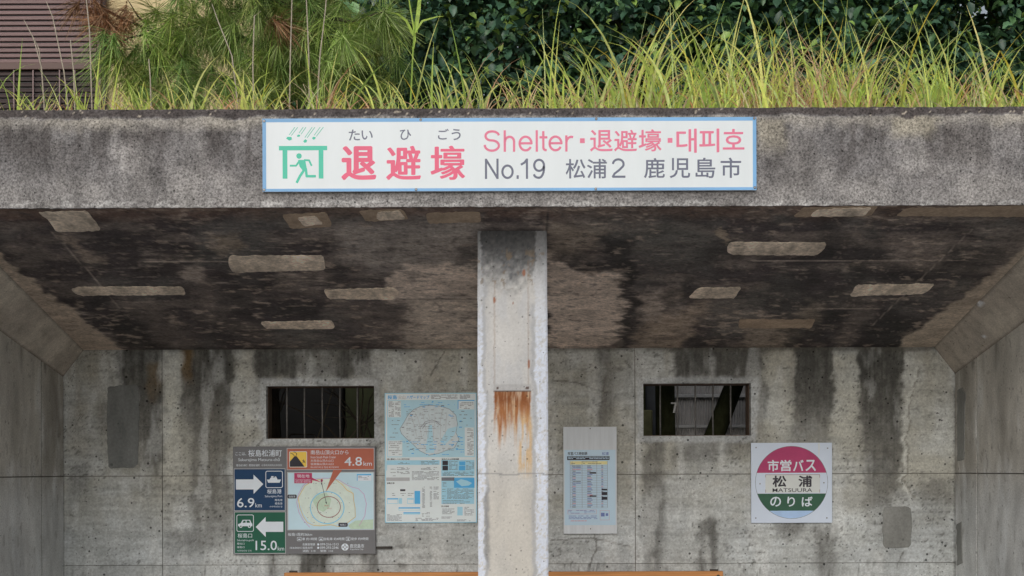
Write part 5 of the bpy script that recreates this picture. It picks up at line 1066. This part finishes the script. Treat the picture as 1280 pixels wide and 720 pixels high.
# ------------------------------------------------------------------ what shows through the barred openings
DC = 11.05
r = thing('corrugated_fence', (2.0, DC, 1.3), 'weathered corrugated metal fence seen through the right barred opening', 'fence')
x0, x1 = xpx(843, DC), xpx(1010, DC); ns = int((x1 - x0) / .0055); us = np.linspace(x0, x1, ns)
sheet('corrugated_sheet', us, [1.25, 2.6], lambda u, v: (u, DC + 0.013 * np.sin(u / .0218 * 2 * math.pi), v), M['corr'], r)
for py in (496, 534): MB().box(x0, x1, DC - .035, DC - .012, zpx(py + 2, DC), zpx(py - 2, DC), .003).build('rail', M['rail'], r)
for x in (x0 - .02, x1): MB().box(x - .03, x + .03, DC + .012, DC + .07, 1.2, 2.62, .004).build('fence_post', M['rail'], r)
def trunk_thing(name, pts, rads, lab):
    r = thing(name, pts[0], lab, 'tree', 'mossy trunks behind the back wall')
    MB().tube(pts, rads, 12).build('trunk', M['mossbark'], r, True)
    t = MB(); e = Vector(pts[-1])
    for k in range(4): t.tube([e, e + Vector((random.uniform(-.5, .5), random.uniform(.1, .5), .5)), e + Vector((random.uniform(-.8, .8), random.uniform(.2, .8), 1.0))], [.04, .025, .01], 6)
    t.build('limb', M['mossbark'], r, True)
D1 = 10.55
trunk_thing('leaning_tree', [P(872, 590, D1), P(893, 545, D1), P(918, 480, D1), P(950, 400, D1), P(975, 320, D1 + .3)], [.085, .08, .075, .065, .05], 'mossy trunk leaning right behind the right barred opening')
trunk_thing('mossy_tree', [P(833, 600, D1), P(832, 545, D1), P(831, 480, D1), P(828, 400, D1), P(826, 320, D1 + .3)], [.085, .08, .078, .07, .05], 'upright mossy trunk behind the left part of the right barred opening')
c = P(842, 508, 10.3); o = MB().box(c.x - .02, c.x + .03, 10.3, 10.304, c.z + .02, c.z + .032).add([(c.x - .006, 10.3, c.z - .05), (c.x + .006, 10.3, c.z - .05), (c.x + .03, 10.302, c.z + .03), (c.x + .01, 10.302, c.z + .03)], [(0, 1, 2, 3)]).build('plastic_scrap', M['plastic'])
tag(o, 'small scrap of white plastic caught behind the right barred opening', 'litter')
r = thing('garden_wall', (xpx(815, 11.6), 11.6, 1.3), 'low mossy block seen at the left of the right barred opening', 'wall')
MB().box(xpx(790, 11.6), xpx(816, 11.6), 11.6, 11.8, 1.2, zpx(513, 11.6), .01).build('block', paint('mossy_block', (.10, .10, .05), .9, .3, 9), r)
r = thing('thicket', (-1.7, 10.7, 1.3), 'bare tangled twigs behind the left barred opening', 'shrub')
rr_ = np.random.default_rng(77)
for k in range(20):
    p = P(rr_.uniform(330, 475), 560, rr_.uniform(10.2, 11.2)); pts = [p]
    d = Vector((rr_.normal(0, .5), rr_.normal(0, .1), 1)).normalized()
    for s_ in range(4): d = (d + Vector(rr_.normal(0, .35, 3))).normalized(); pts.append(pts[-1] + d * .22)
    MB().tube(pts, [.008, .007, .006, .004, .002], 5).build('twig', M['twig'] if k % 4 == 0 else M['bark'], r)
r = thing('back_shed', (-1.4, 11.9, 1.3), 'dim olive shed wall behind the left barred opening', 'shed')
MB().box(xpx(432, 11.9), xpx(600, 11.9), 11.9, 13.2, 1.2, 2.9, .01).build('wall', paint('shed_olive', (.04, .045, .02), .9, .2, 5), r)
MB().box(xpx(300, 12.1), xpx(429, 12.1), 12.1, 13.2, 1.2, 2.9, .01).build('wall', paint('dark_panel', (.014, .014, .014), .9, .3, 5), r)  # panel added to keep the left opening dark
MB().box(xpx(600, 12.1) + .01, xpx(880, 12.1), 12.1, 13.2, 1.2, 2.9, .01).build('wall', paint('sky_block_panel', (.03, .034, .04), .9, .3, 5), r)  # panel added to block the bright sky behind the right opening
MB().box(xpx(300, 12.1) - .1, xpx(880, 12.1) + .1, 11.7, 13.3, 2.91, 2.97, .01).build('roof', M['roof'], r)  # unseen roof, added to darken the space behind the openings
